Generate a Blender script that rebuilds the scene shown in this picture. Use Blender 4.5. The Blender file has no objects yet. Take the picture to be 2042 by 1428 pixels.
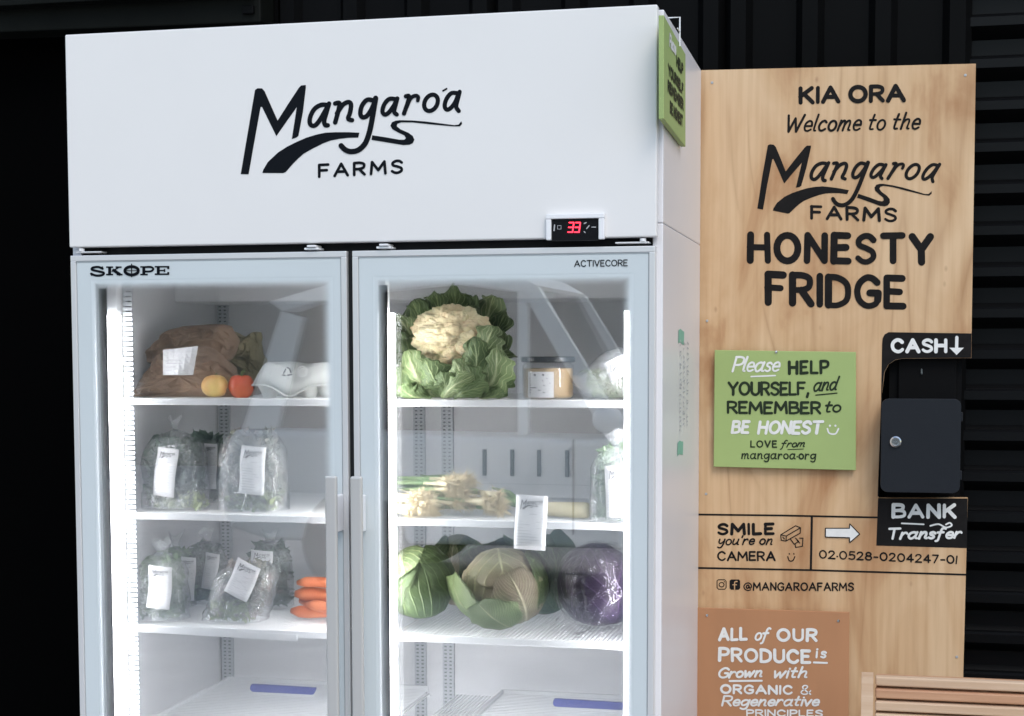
import bpy, bmesh, math, random
from mathutils import Vector, noise as mnoise
from mathutils.geometry import tessellate_polygon
R=math.radians
sc=bpy.context.scene; COL=sc.collection
# ---------------------------------------------------------------- camera, world, sun, exposure
F=3135.147; CX=1021.0; CY=908.6; CP=Vector((1.6219,-2.9849,1.5048)); YAW,PIT,ROL=-0.2252,-0.0675,-0.0023
fw=Vector((math.sin(YAW)*math.cos(PIT),math.cos(YAW)*math.cos(PIT),math.sin(PIT)))
rt=Vector((math.cos(YAW),-math.sin(YAW),0)); up=rt.cross(fw)
rt,up=(math.cos(ROL)*rt+math.sin(ROL)*up, -math.sin(ROL)*rt+math.cos(ROL)*up)
cam=bpy.data.objects.new('camera',bpy.data.cameras.new('camera')); COL.objects.link(cam)
from mathutils import Matrix
cam.matrix_world=Matrix(((rt.x,up.x,-fw.x,CP.x),(rt.y,up.y,-fw.y,CP.y),(rt.z,up.z,-fw.z,CP.z),(0,0,0,1)))
cam.data.sensor_width=36; cam.data.lens=36*F/2042; cam.data.shift_y=(CY-714)/2042; cam.data.clip_end=500; cam.data.clip_start=.05
sc.camera=cam
w=bpy.data.worlds.new('World'); sc.world=w; w.use_nodes=True
nt=w.node_tree; sky=nt.nodes.new('ShaderNodeTexSky'); sky.sky_type='NISHITA'; sky.sun_disc=False
SUN_EL,SUN_AZ=R(50),R(150)     # azimuth clockwise from +Y
sky.sun_elevation=SUN_EL; sky.sun_rotation=SUN_AZ; sky.air_density=1.5; sky.dust_density=1.2; sky.ozone_density=1.0
nt.links.new(sky.outputs[0],nt.nodes['Background'].inputs[0]); nt.nodes['Background'].inputs[1].default_value=.15
sl=bpy.data.lights.new('sun','SUN'); sl.energy=1.1; sl.angle=R(30); sl.color=(1,.96,.9)
so=bpy.data.objects.new('sun',sl); COL.objects.link(so)
sdir=Vector((math.sin(SUN_AZ)*math.cos(SUN_EL),math.cos(SUN_AZ)*math.cos(SUN_EL),math.sin(SUN_EL)))
so.rotation_euler=sdir.to_track_quat('Z','Y').to_euler()
sc.view_settings.view_transform='Standard'; sc.view_settings.look='None'; sc.view_settings.exposure=0.42; sc.view_settings.gamma=1
try:
    sc.cycles.transparent_max_bounces=48; sc.cycles.max_bounces=10; sc.cycles.glossy_bounces=5; sc.cycles.diffuse_bounces=4
except Exception: pass
# ---------------------------------------------------------------- pixel of the photograph -> point on a plane of the place
def ray(px,py): return fw+(px-CX)/F*rt+(CY-py)/F*up
def at(px,py,Y): d=ray(px,py); return CP+d*((Y-CP.y)/d.y)
def onY(Y): return lambda px,py,off=0: at(px,py,Y)+Vector((0,-off,0))
# ---------------------------------------------------------------- materials
def newmat(name):
    m=bpy.data.materials.new(name); m.use_nodes=True; n=m.node_tree.nodes; l=m.node_tree.links
    return m,n,l,n['Principled BSDF']
def nd(n,t,**k):
    x=n.new(t)
    for a,b in k.items():
        if a.startswith('i_'): x.inputs[int(a[2:])].default_value=b
        else: setattr(x,a,b)
    return x
def mat(name,col,rough=.5,metal=0,var=0,vscale=8,bump=0,bscale=60,spec=.5,coat=0,stretch=(1,1,1),col2=None,sss=0):
    m,n,l,p=newmat(name)
    p.inputs['Base Color'].default_value=(*col,1); p.inputs['Roughness'].default_value=rough; p.inputs['Metallic'].default_value=metal
    p.inputs['Specular IOR Level'].default_value=spec; p.inputs['Coat Weight'].default_value=coat
    if sss: p.inputs['Subsurface Weight'].default_value=sss; p.inputs['Subsurface Scale'].default_value=.01
    tc=nd(n,'ShaderNodeTexCoord'); mp=nd(n,'ShaderNodeMapping'); mp.inputs['Scale'].default_value=stretch; l.new(tc.outputs['Object'],mp.inputs[0])
    if var or col2:
        t=nd(n,'ShaderNodeTexNoise'); t.inputs['Scale'].default_value=vscale; t.inputs['Detail'].default_value=6; l.new(mp.outputs[0],t.inputs[0])
        c=nd(n,'ShaderNodeValToRGB'); e=c.color_ramp.elements
        c2=col2 or tuple(x*(1-var) for x in col)
        e[0].position=.35; e[0].color=(*c2,1); e[1].position=.65; e[1].color=(*col,1)
        l.new(t.outputs[0],c.inputs[0]); l.new(c.outputs[0],p.inputs['Base Color'])
    if bump:
        t=nd(n,'ShaderNodeTexNoise'); t.inputs['Scale'].default_value=bscale; t.inputs['Detail'].default_value=4; l.new(mp.outputs[0],t.inputs[0])
        b=nd(n,'ShaderNodeBump'); b.inputs['Strength'].default_value=bump; b.inputs['Distance'].default_value=.004
        l.new(t.outputs[0],b.inputs['Height']); l.new(b.outputs[0],p.inputs['Normal'])
    return m
def emis(name,col,s):
    m,n,l,p=newmat(name); p.inputs['Base Color'].default_value=(*col,1); p.inputs['Emission Color'].default_value=(*col,1); p.inputs['Emission Strength'].default_value=s; return m
def math_(n,l,op,a,b=None,c=None,clamp=False):
    x=n.new('ShaderNodeMath'); x.operation=op; x.use_clamp=clamp
    for i,v in enumerate((a,b,c)):
        if v is None: continue
        if isinstance(v,(int,float)): x.inputs[i].default_value=v
        else: l.new(v,x.inputs[i])
    return x.outputs[0]
def clear(name,k=1.0,rough=0.0,haze=0.0,bump=0,bscale=40,tint=(1,1,1),bdist=.01):
    m,n,l,p=newmat(name); n.remove(p); o=n['Material Output']
    tr=nd(n,'ShaderNodeBsdfTransparent'); tr.inputs[0].default_value=(*tint,1)
    gl=nd(n,'ShaderNodeBsdfGlossy'); gl.inputs['Roughness'].default_value=rough
    fr=nd(n,'ShaderNodeFresnel'); ge=nd(n,'ShaderNodeNewGeometry'); l.new(math_(n,l,'SUBTRACT',1.5,math_(n,l,'MULTIPLY',ge.outputs['Backfacing'],1.5-1/1.5)),fr.inputs[0])
    mu=nd(n,'ShaderNodeMath',operation='MULTIPLY',use_clamp=True); mu.inputs[1].default_value=k; l.new(fr.outputs[0],mu.inputs[0])
    mx=nd(n,'ShaderNodeMixShader'); l.new(mu.outputs[0],mx.inputs[0])
    if haze:
        df=nd(n,'ShaderNodeBsdfDiffuse'); df.inputs[0].default_value=(.8,.82,.84,1)
        h=nd(n,'ShaderNodeMixShader'); h.inputs[0].default_value=haze; l.new(tr.outputs[0],h.inputs[1]); l.new(df.outputs[0],h.inputs[2]); l.new(h.outputs[0],mx.inputs[1])
    else: l.new(tr.outputs[0],mx.inputs[1])
    l.new(gl.outputs[0],mx.inputs[2]); l.new(mx.outputs[0],o.inputs[0])
    if bump:
        t=nd(n,'ShaderNodeTexNoise'); t.inputs['Scale'].default_value=bscale; t.inputs['Detail'].default_value=3; t.inputs['Distortion'].default_value=1.5
        tc=nd(n,'ShaderNodeTexCoord'); l.new(tc.outputs['Object'],t.inputs[0])
        b=nd(n,'ShaderNodeBump'); b.inputs['Strength'].default_value=bump; b.inputs['Distance'].default_value=bdist
        l.new(t.outputs[0],b.inputs['Height']); l.new(b.outputs[0],gl.inputs['Normal']); l.new(b.outputs[0],fr.inputs['Normal'])
    return m
def frit_dots():
    m,n,l,p=newmat('frit_dots'); o=n['Material Output']
    p.inputs['Base Color'].default_value=(.62,.67,.69,1); p.inputs['Roughness'].default_value=.3
    tc=nd(n,'ShaderNodeTexCoord'); s=nd(n,'ShaderNodeSeparateXYZ'); l.new(tc.outputs['Object'],s.inputs[0])
    uv=nd(n,'ShaderNodeUVMap'); su=nd(n,'ShaderNodeSeparateXYZ'); l.new(uv.outputs[0],su.inputs[0])
    P=.0052
    a=math_(n,l,'ADD',s.outputs[0],s.outputs[2]); b=math_(n,l,'SUBTRACT',s.outputs[0],s.outputs[2])
    def cell(v): f=math_(n,l,'FRACT',math_(n,l,'DIVIDE',math_(n,l,'ADD',v,10),P)); return math_(n,l,'SUBTRACT',f,.5)
    A=cell(a); B=cell(b)
    d=math_(n,l,'SQRT',math_(n,l,'ADD',math_(n,l,'MULTIPLY',A,A),math_(n,l,'MULTIPLY',B,B)))
    r=math_(n,l,'MULTIPLY',math_(n,l,'SUBTRACT',1.0,su.outputs[0]),.72)
    k=math_(n,l,'LESS_THAN',d,r)
    tr=nd(n,'ShaderNodeBsdfTransparent'); mx=nd(n,'ShaderNodeMixShader'); l.new(k,mx.inputs[0]); l.new(tr.outputs[0],mx.inputs[1]); l.new(p.outputs[0],mx.inputs[2]); l.new(mx.outputs[0],o.inputs[0])
    return m
def plymat():
    m,n,l,p=newmat('plywood'); p.inputs['Roughness'].default_value=.55
    tc=nd(n,'ShaderNodeTexCoord')
    def noise(sc_,stretch,det=5,dist=0):
        mp=nd(n,'ShaderNodeMapping'); mp.inputs['Scale'].default_value=stretch; l.new(tc.outputs['Object'],mp.inputs[0])
        t=nd(n,'ShaderNodeTexNoise'); t.inputs['Scale'].default_value=sc_; t.inputs['Detail'].default_value=det; t.inputs['Distortion'].default_value=dist; l.new(mp.outputs[0],t.inputs[0]); return t.outputs[0]
    big=noise(4.2,(1.5,1,.55),7,1.0)
    c=nd(n,'ShaderNodeValToRGB'); e=c.color_ramp.elements; e[0].position=.34; e[0].color=(.44,.23,.105,1); e[1].position=.64; e[1].color=(.68,.47,.28,1)
    x=e.new(.47); x.color=(.60,.385,.21,1); l.new(big,c.inputs[0])
    # cathedral grain: contour lines of a stretched noise
    g=noise(2.2,(1.7,1,.22),2,.35); gw=math_(n,l,'MULTIPLY',g,26); gf=math_(n,l,'PINGPONG',gw,1.0)
    gs=math_(n,l,'POWER',gf,5.0); msk=noise(4,(1,1,.6),2); mk=math_(n,l,'MULTIPLY',math_(n,l,'SUBTRACT',msk,.42,clamp=True),3.2,clamp=True)
    gm=math_(n,l,'MULTIPLY',math_(n,l,'MULTIPLY',gs,mk),.75)
    m1=nd(n,'ShaderNodeMixRGB',blend_type='MIX'); m1.inputs[2].default_value=(.34,.17,.07,1); l.new(gm,m1.inputs[0]); l.new(c.outputs[0],m1.inputs[1])
    fine=noise(85,(1,1,.035),5); ff=math_(n,l,'MULTIPLY',math_(n,l,'SUBTRACT',fine,.42,clamp=True),1.15,clamp=True)
    m2=nd(n,'ShaderNodeMixRGB',blend_type='MULTIPLY'); m2.inputs[2].default_value=(.66,.53,.40,1); l.new(ff,m2.inputs[0]); l.new(m1.outputs[0],m2.inputs[1])
    # small dark knots
    v=nd(n,'ShaderNodeTexVoronoi'); v.inputs['Scale'].default_value=11; mp=nd(n,'ShaderNodeMapping'); mp.inputs['Scale'].default_value=(1.2,1,.7); l.new(tc.outputs['Object'],mp.inputs[0]); l.new(mp.outputs[0],v.inputs[0])
    k=math_(n,l,'SUBTRACT',1.0,math_(n,l,'DIVIDE',v.outputs['Distance'],.07),clamp=True)
    k2=math_(n,l,'MULTIPLY',k,.6)
    m3=nd(n,'ShaderNodeMixRGB'); m3.inputs[2].default_value=(.28,.13,.06,1); l.new(k2,m3.inputs[0]); l.new(m2.outputs[0],m3.inputs[1])
    l.new(m3.outputs[0],p.inputs['Base Color'])
    b=nd(n,'ShaderNodeBump'); b.inputs['Strength'].default_value=.25; b.inputs['Distance'].default_value=.001; l.new(fine,b.inputs['Height']); l.new(b.outputs[0],p.inputs['Normal'])
    return m
def leafmat(name,base,vein,k=9,w=.05,rough=.5,var=.35,bump=.5,trans=0.0,mid=None,fan=0):
    m,n,l,p=newmat(name); p.inputs['Roughness'].default_value=rough; p.inputs['Specular IOR Level'].default_value=.35
    uv=nd(n,'ShaderNodeUVMap'); s=nd(n,'ShaderNodeSeparateXYZ'); l.new(uv.outputs[0],s.inputs[0])
    au=math_(n,l,'ABSOLUTE',math_(n,l,'SUBTRACT',math_(n,l,'MULTIPLY',s.outputs[0],2),1))
    tc=nd(n,'ShaderNodeTexCoord'); t=nd(n,'ShaderNodeTexNoise'); t.inputs['Scale'].default_value=18; t.inputs['Detail'].default_value=5; l.new(tc.outputs['Object'],t.inputs[0])
    au2=math_(n,l,'ADD',au,math_(n,l,'MULTIPLY',math_(n,l,'SUBTRACT',t.outputs[0],.5),.08))
    midm=math_(n,l,'SUBTRACT',1.0,math_(n,l,'DIVIDE',au2,math_(n,l,'SUBTRACT',w*2.2,math_(n,l,'MULTIPLY',s.outputs[1],w*1.6))),clamp=True)
    ph=math_(n,l,'MULTIPLY',math_(n,l,'SUBTRACT',math_(n,l,'ADD',s.outputs[1],math_(n,l,'MULTIPLY',t.outputs[0],.05)),math_(n,l,'MULTIPLY',au,.55)),k)
    pp=math_(n,l,'PINGPONG',ph,.5); lat=math_(n,l,'SUBTRACT',1.0,math_(n,l,'DIVIDE',pp,.13),clamp=True)
    if fan:
        pf=math_(n,l,'PINGPONG',math_(n,l,'MULTIPLY',au2,fan),.5); lf=math_(n,l,'SUBTRACT',1.0,math_(n,l,'DIVIDE',pf,math_(n,l,'SUBTRACT',.16,math_(n,l,'MULTIPLY',s.outputs[1],.10))),clamp=True); lat=math_(n,l,'MAXIMUM',math_(n,l,'MULTIPLY',lat,.35),lf)
    vn=math_(n,l,'MAXIMUM',midm,math_(n,l,'MULTIPLY',lat,.7),clamp=True)
    c=nd(n,'ShaderNodeValToRGB'); e=c.color_ramp.elements; e[0].position=.3; e[0].color=(*[x*(1-var) for x in base],1); e[1].position=.7; e[1].color=(*base,1)
    if mid: x=e.new(.5); x.color=(*mid,1)
    t2=nd(n,'ShaderNodeTexNoise'); t2.inputs['Scale'].default_value=9; t2.inputs['Detail'].default_value=4; l.new(tc.outputs['Object'],t2.inputs[0]); l.new(t2.outputs[0],c.inputs[0])
    mx=nd(n,'ShaderNodeMixRGB'); mx.inputs[2].default_value=(*vein,1); l.new(vn,mx.inputs[0]); l.new(c.outputs[0],mx.inputs[1]); l.new(mx.outputs[0],p.inputs['Base Color'])
    t3=nd(n,'ShaderNodeTexNoise'); t3.inputs['Scale'].default_value=90; l.new(tc.outputs['Object'],t3.inputs[0])
    hb=math_(n,l,'ADD',vn,math_(n,l,'MULTIPLY',t3.outputs[0],.6))
    b=nd(n,'ShaderNodeBump'); b.inputs['Strength'].default_value=bump; b.inputs['Distance'].default_value=.002; l.new(hb,b.inputs['Height']); l.new(b.outputs[0],p.inputs['Normal'])
    return m
M={}
M['enamel']=mat('white_enamel',(.80,.78,.77),.3,var=.04,vscale=1.8,bump=.05,bscale=5)
M['side']=mat('cabinet_side_paint',(.78,.765,.79),.33,var=.04,vscale=3,bump=.05,bscale=5)
M['alu']=mat('satin_aluminium',(.78,.77,.77),.32,.4,bump=.05,bscale=30,stretch=(40,40,1))
M['handle']=mat('handle_aluminium',(.56,.545,.53),.38,.25,bump=.08,bscale=30,stretch=(40,40,.5))
M['frit']=mat('pale_frit',(.62,.67,.69),.25,var=.03,vscale=3,coat=.4)
M['dots']=frit_dots()
M['glass']=clear('door_glass',3.3,0)
M['gasket']=mat('black_gasket',(.012,.013,.015),.6,spec=.2)
M['liner']=mat('fridge_liner',(.68,.685,.70),.4,var=.06,vscale=5)
M['pilaster']=mat('grey_steel_strip',(.45,.47,.49),.4,.3)
M['slotdark']=mat('slot_shadow_steel',(.12,.14,.15),.6)
M['wire']=mat('white_coated_wire',(.82,.83,.84),.35)
M['rail']=mat('white_rail',(.86,.87,.88),.4)
M['led']=emis('led_lens',(.97,.98,1),29)
M['ledhousing']=mat('led_housing',(.75,.76,.78),.4)
M['screen']=mat('black_screen',(.01,.01,.012),.08,coat=.5)
M['red']=emis('red_digit',(1,.03,.06),2.2)
M['white']=mat('white_plastic',(.82,.82,.84),.35)
M['icon']=mat('grey_icon',(.45,.45,.46),.5)
M['black']=mat('black_vinyl',(.004,.005,.008),.35,spec=.12)
M['paintblack']=mat('black_sign_paint',(.013,.0115,.0115),.65,spec=.12,var=.3,vscale=30)
M['paintwhite']=mat('white_sign_paint',(.80,.80,.78),.55,var=.10,vscale=40)
M['darkgreen']=mat('dark_green_sign_paint',(.022,.036,.018),.6,spec=.2,var=.3,vscale=40)
M['ply']=plymat()
M['plyedge']=mat('plywood_edge',(.55,.42,.28),.6,var=.3,vscale=6,stretch=(1,60,1))
M['green']=mat('green_board_paint',(.35,.455,.165),.55,var=.08,vscale=6,bump=.05)
M['brown']=mat('tan_board_paint',(.47,.235,.12),.6,spec=.2,var=.12,vscale=9,stretch=(1,1,.25),bump=.08)
M['cashbox']=mat('navy_black_steel',(.0125,.0145,.019),.42,spec=.25,bump=.06,bscale=300,coat=.1)
M['matteblack']=mat('matt_black',(.003,.003,.0035),.7,spec=.1)
M['chrome']=mat('bright_steel',(.75,.74,.72),.18,1)
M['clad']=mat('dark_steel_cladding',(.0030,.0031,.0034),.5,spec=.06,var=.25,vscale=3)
M['slat']=mat('black_shutter_steel',(.0035,.0038,.0045),.38,spec=.15,var=.3,vscale=4,stretch=(1,6,6))
M['beam']=mat('dark_beam_paint',(.0065,.0075,.0065),.6,spec=.08,var=.4,vscale=4)
M['void']=mat('black_painted_wall',(.0010,.0010,.0011),.9,spec=.02)  # near-black base colour holds the shade of the recess on the left
M['ground']=mat('grey_concrete',(.40,.39,.37),.85,var=.25,vscale=3,bump=.3,bscale=25)
def benchmat(name,c1,c2): return mat(name,c1,.6,col2=c2,vscale=5,stretch=(.5,6,12),bump=.15,bscale=50)
M['wood1']=benchmat('pale_bench_timber',(.64,.47,.33),(.55,.37,.24))
M['wood2']=benchmat('pinkish_bench_timber',(.56,.32,.19),(.44,.225,.125))
M['tape']=mat('green_masking_tape',(.22,.50,.38),.6,var=.1,vscale=60)
M['marker']=mat('faded_marker_ink',(.47,.48,.52),.5)
M['paper']=mat('white_paper_label',(.70,.70,.71),.6,bump=.04,bscale=12)
M['ink']=mat('printed_ink',(.10,.10,.11),.6)
M['inkpale']=mat('pale_printed_ink',(.45,.45,.47),.6)
M['plastic']=clear('clear_plastic_bag',1.7,.10,.21,bump=.8,bscale=20,bdist=.015)
M['plasticheavy']=clear('frosted_plastic_bag',2.6,.18,.22,bump=1.0,bscale=30,bdist=.02)
M['jarglass']=clear('jar_glass',1.2,.02,.03)
M['blue']=mat('blue_plastic_strip',(.06,.08,.36),.4)
M['greens']=mat('salad_leaves',(.25,.34,.20),.5,col2=(.09,.15,.08),vscale=30)
M['darkgreens']=mat('dark_salad_leaves',(.15,.21,.16),.5,col2=(.04,.07,.055),vscale=30)
M['paleleaves']=mat('pale_sprouts',(.45,.50,.30),.5,col2=(.22,.28,.13),vscale=40)
M['purpleleaves']=mat('mixed_purple_leaves',(.40,.33,.32),.5,col2=(.19,.22,.15),vscale=28)
M['paperbag']=mat('brown_paper',(.33,.22,.15),.7,var=.35,vscale=10,bump=1,bscale=22)
M['olive']=mat('olive_paper',(.26,.22,.12),.7,var=.35,vscale=12,bump=.6,bscale=22)
M['apple']=mat('yellow_blush_apple',(.78,.60,.20),.3,col2=(.78,.38,.14),vscale=14,sss=.1)
M['capsicum']=mat('orange_red_capsicum',(.70,.16,.06),.25,col2=(.60,.08,.04),vscale=20)
M['stem']=mat('green_stem',(.14,.20,.06),.6)
M['pulp']=mat('grey_egg_carton',(.55,.56,.54),.85,var=.1,vscale=12,bump=.35,bscale=90)
M['carrot']=mat('orange_carrot',(.74,.25,.11),.45,col2=(.62,.17,.07),vscale=50,stretch=(.3,1,1),bump=.3,bscale=60)
M['curd']=mat('cream_cauliflower_curd',(.68,.60,.40),.8,col2=(.58,.48,.29),vscale=14,bump=.5,bscale=240,sss=.1)
M['spread']=mat('tan_nut_spread',(.44,.31,.17),.5,var=.15,vscale=20)
M['lid']=mat('black_jar_lid',(.02,.024,.028),.35)
M['bulb']=mat('cream_onion_bulb',(.62,.56,.38),.5,var=.15,vscale=30)
M['roots']=mat('straw_coloured_roots',(.68,.58,.39),.8,var=.3,vscale=40)
M['stalk']=mat('green_onion_stalk',(.30,.38,.18),.5,col2=(.15,.25,.11),vscale=20,stretch=(.3,.3,1))
M['cauleaf']=leafmat('cauliflower_leaf',(.095,.15,.05),(.30,.36,.17),6,.06,var=.5,bump=.8)
M['cauleafpale']=leafmat('pale_cauliflower_leaf',(.17,.235,.095),(.45,.49,.28),6,.10,var=.45,bump=.7)
M['cableaf']=leafmat('green_cabbage_leaf',(.055,.09,.028),(.17,.225,.095),5,.03,var=.45,fan=3,bump=.9)
M['savoy']=leafmat('mauve_green_cabbage_leaf',(.20,.22,.11),(.46,.43,.30),15,.05,var=.35,bump=1.2,mid=(.225,.18,.13))
M['savoyhead']=leafmat('mauve_cabbage_head',(.23,.24,.12),(.34,.34,.19),4,.03,var=.35,bump=.9,mid=(.225,.18,.125))
M['savoygreen']=leafmat('ribbed_green_cabbage_leaf',(.13,.18,.07),(.36,.37,.22),16,.04,var=.35,bump=1.2)
M['darkleaf']=leafmat('dark_cabbage_leaf',(.065,.11,.07),(.14,.19,.10),6,.04,var=.4)
M['redcab']=leafmat('purple_cabbage_leaf',(.016,.005,.028),(.06,.03,.085),5,.02,rough=.45,var=.5)
M['carwhite']=mat('car_white_paint',(.86,.87,.84),.3,coat=.3)
M['carglass']=mat('car_tinted_glass',(.02,.025,.025),.05,coat=.3)
M['rubber']=mat('tyre_rubber',(.02,.02,.02),.8)
M['foliage']=mat('hedge_foliage',(.05,.075,.035),.7,var=.5,vscale=3)
M['shedwall']=mat('grey_green_shed_cladding',(.085,.10,.09),.7,var=.3,vscale=2,stretch=(3,1,.3))  # for the unseen building added to darken the reflection
M['bark']=mat('tree_bark',(.10,.08,.06),.9,var=.4,vscale=9)
# ---------------------------------------------------------------- mesh helpers
ORG={}
def tag(o,label=None,cat=None,group=None,kind=None):
    for k,v in (('label',label),('category',cat),('group',group),('kind',kind)):
        if v: o[k]=v
    return o
def thing(name,loc,label,cat,group=None):
    o=bpy.data.objects.new(name,None); COL.objects.link(o); o.location=loc; o.empty_display_size=.05; ORG[o.name]=Vector(loc)
    return tag(o,label,cat,group)
class MB:
    def __init__(s): s.v=[]; s.f=[]; s.uv={}
    def add(s,vs,fs,uvs=None):
        b=len(s.v); s.v+= [Vector(v) for v in vs]
        for f in fs: s.f.append([b+i for i in f])
        if uvs:
            for i,u in enumerate(uvs): s.uv[b+i]=u
    def box(s,x0,x1,y0,y1,z0,z1):
        s.add([(x0,y0,z0),(x1,y0,z0),(x1,y1,z0),(x0,y1,z0),(x0,y0,z1),(x1,y0,z1),(x1,y1,z1),(x0,y1,z1)],
              [(0,3,2,1),(4,5,6,7),(0,1,5,4),(1,2,6,5),(2,3,7,6),(3,0,4,7)]); return s
    def cbox(s,c,d): return s.box(c[0]-d[0]/2,c[0]+d[0]/2,c[1]-d[1]/2,c[1]+d[1]/2,c[2]-d[2]/2,c[2]+d[2]/2)
    def grid(s,nu,nv,fn,uv=True,flip=False):
        vs=[];us=[]
        for j in range(nv+1):
            for i in range(nu+1):
                vs.append(fn(i/nu,j/nv)); us.append((i/nu,j/nv))
        fs=[]
        for j in range(nv):
            for i in range(nu):
                a=j*(nu+1)+i; q=(a,a+1,a+nu+2,a+nu+1); fs.append(q[::-1] if flip else q)
        s.add(vs,fs,us if uv else None); return s
    def tube(s,pts,r,n=8,cap=True):
        pts=[Vector(p) for p in pts]; rs=r if isinstance(r,(list,tuple)) else [r]*len(pts)
        vs=[]; prev=None
        for i,p in enumerate(pts):
            t=(pts[min(i+1,len(pts)-1)]-pts[max(i-1,0)]).normalized()
            a=prev if prev is not None else (Vector((0,0,1)) if abs(t.z)<.9 else Vector((1,0,0)))
            u=(a-t*a.dot(t)).normalized(); prev=u; w_=t.cross(u)
            for k in range(n):
                an=2*math.pi*k/n; vs.append(p+(u*math.cos(an)+w_*math.sin(an))*rs[i])
        fs=[]
        for i in range(len(pts)-1):
            for k in range(n):
                fs.append((i*n+k,i*n+(k+1)%n,(i+1)*n+(k+1)%n,(i+1)*n+k))
        if cap: fs.append(tuple(range(n))[::-1]); fs.append(tuple((len(pts)-1)*n+k for k in range(n)))
        s.add(vs,fs); return s
    def lathe(s,prof,n=24,c=(0,0,0),sx=1,sy=1,fn=None):
        vs=[]
        for (r,z) in prof:
            for k in range(n):
                a=2*math.pi*k/n; q=Vector((c[0]+r*sx*math.cos(a),c[1]+r*sy*math.sin(a),c[2]+z)); vs.append(fn(q) if fn else q)
        fs=[]
        for i in range(len(prof)-1):
            for k in range(n): fs.append((i*n+k,i*n+(k+1)%n,(i+1)*n+(k+1)%n,(i+1)*n+k))
        fs.append(tuple(range(n))[::-1]); fs.append(tuple((len(prof)-1)*n+k for k in range(n)))
        s.add(vs,fs); return s
    def sphere(s,c,r,n=24,m=14,fn=None):
        if isinstance(r,(int,float)): r=(r,r,r)
        def f(u,v):
            a=2*math.pi*u; b=math.pi*(v-.5)
            d=Vector((math.cos(a)*math.cos(b),math.sin(a)*math.cos(b),math.sin(b)))
            k=fn(d) if fn else 1
            return Vector((c[0]+d.x*r[0]*k,c[1]+d.y*r[1]*k,c[2]+d.z*r[2]*k))
        return s.grid(n,m,f)
    def prism(s,poly,fn,t):   # poly in 2-D, fn(x,y,off) -> 3-D, thickness t towards -off
        n=len(poly); fr=[fn(x,y,0) for x,y in poly]; bk=[fn(x,y,-t) for x,y in poly]
        tris=tessellate_polygon([[Vector((x,y,0)) for x,y in poly]])
        s.add(fr+bk,[tuple(q) for q in tris]+[tuple(i+n for i in q[::-1]) for q in tris]+[(i,(i+1)%n,(i+1)%n+n,i+n) for i in range(n)]); return s
    def face(s,poly,fn,off=0):
        tris=tessellate_polygon([[Vector((x,y,0)) for x,y in poly]])
        s.add([fn(x,y,off) for x,y in poly],[tuple(q) for q in tris]); return s
    def build(s,name,m,parent=None,smooth=False,bevel=0,label=None,kind=None,seg=2,solid=0,sub=0,local=False):
        me=bpy.data.meshes.new(name)
        org=ORG.get(parent.name,Vector()) if parent and not local else Vector()
        me.from_pydata([v-org for v in s.v],[],s.f); me.validate()
        if s.uv and len(me.vertices)==len(s.v):
            ul=me.uv_layers.new(name='UVMap')
            for lp in me.loops: ul.data[lp.index].uv=s.uv.get(lp.vertex_index,(0,0))
        bm=bmesh.new(); bm.from_mesh(me); bmesh.ops.recalc_face_normals(bm,faces=bm.faces); bm.to_mesh(me); bm.free()
        me.materials.append(m if not isinstance(m,str) else M[m])
        if smooth:
            me.polygons.foreach_set('use_smooth',[True]*len(me.polygons))
        o=bpy.data.objects.new(name,me); COL.objects.link(o)
        if parent: o.parent=parent
        ORG[o.name]=org
        if solid: x=o.modifiers.new('solid','SOLIDIFY'); x.thickness=solid
        if bevel: x=o.modifiers.new('bevel','BEVEL'); x.width=bevel; x.segments=seg; x.limit_method='ANGLE'; x.harden_normals=False
        if sub: x=o.modifiers.new('sub','SUBSURF'); x.levels=sub; x.render_levels=sub
        if label: o['label']=label
        if kind: o['kind']=kind
        return o
def dup(root,loc=None,rot=None,label=None,scale=None):
    r=root.copy(); COL.objects.link(r)
    if loc: r.location=loc
    if rot is not None: r.rotation_euler=rot
    if scale: r.scale=scale
    if label: r['label']=label
    for ch in list(root.children):
        c=ch.copy(); COL.objects.link(c); c.parent=r
        for g in list(ch.children):
            d=g.copy(); COL.objects.link(d); d.parent=c
    return r
def catmull(pts,k=6,closed=False):
    n=len(pts); out=[]
    rng=range(n) if closed else range(n-1)
    for i in rng:
        if closed: p=[pts[(i+j-1)%n] for j in range(4)]
        else: p=[pts[max(i-1,0)],pts[i],pts[i+1],pts[min(i+2,n-1)]]
        for q in range(k):
            t=q/k
            out.append(tuple(.5*((2*b)+(-a+c)*t+(2*a-5*b+4*c-d)*t*t+(-a+3*b-3*c+d)*t**3) for a,b,c,d in zip(*p)))
    if not closed: out.append(tuple(pts[-1]))
    return out
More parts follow.
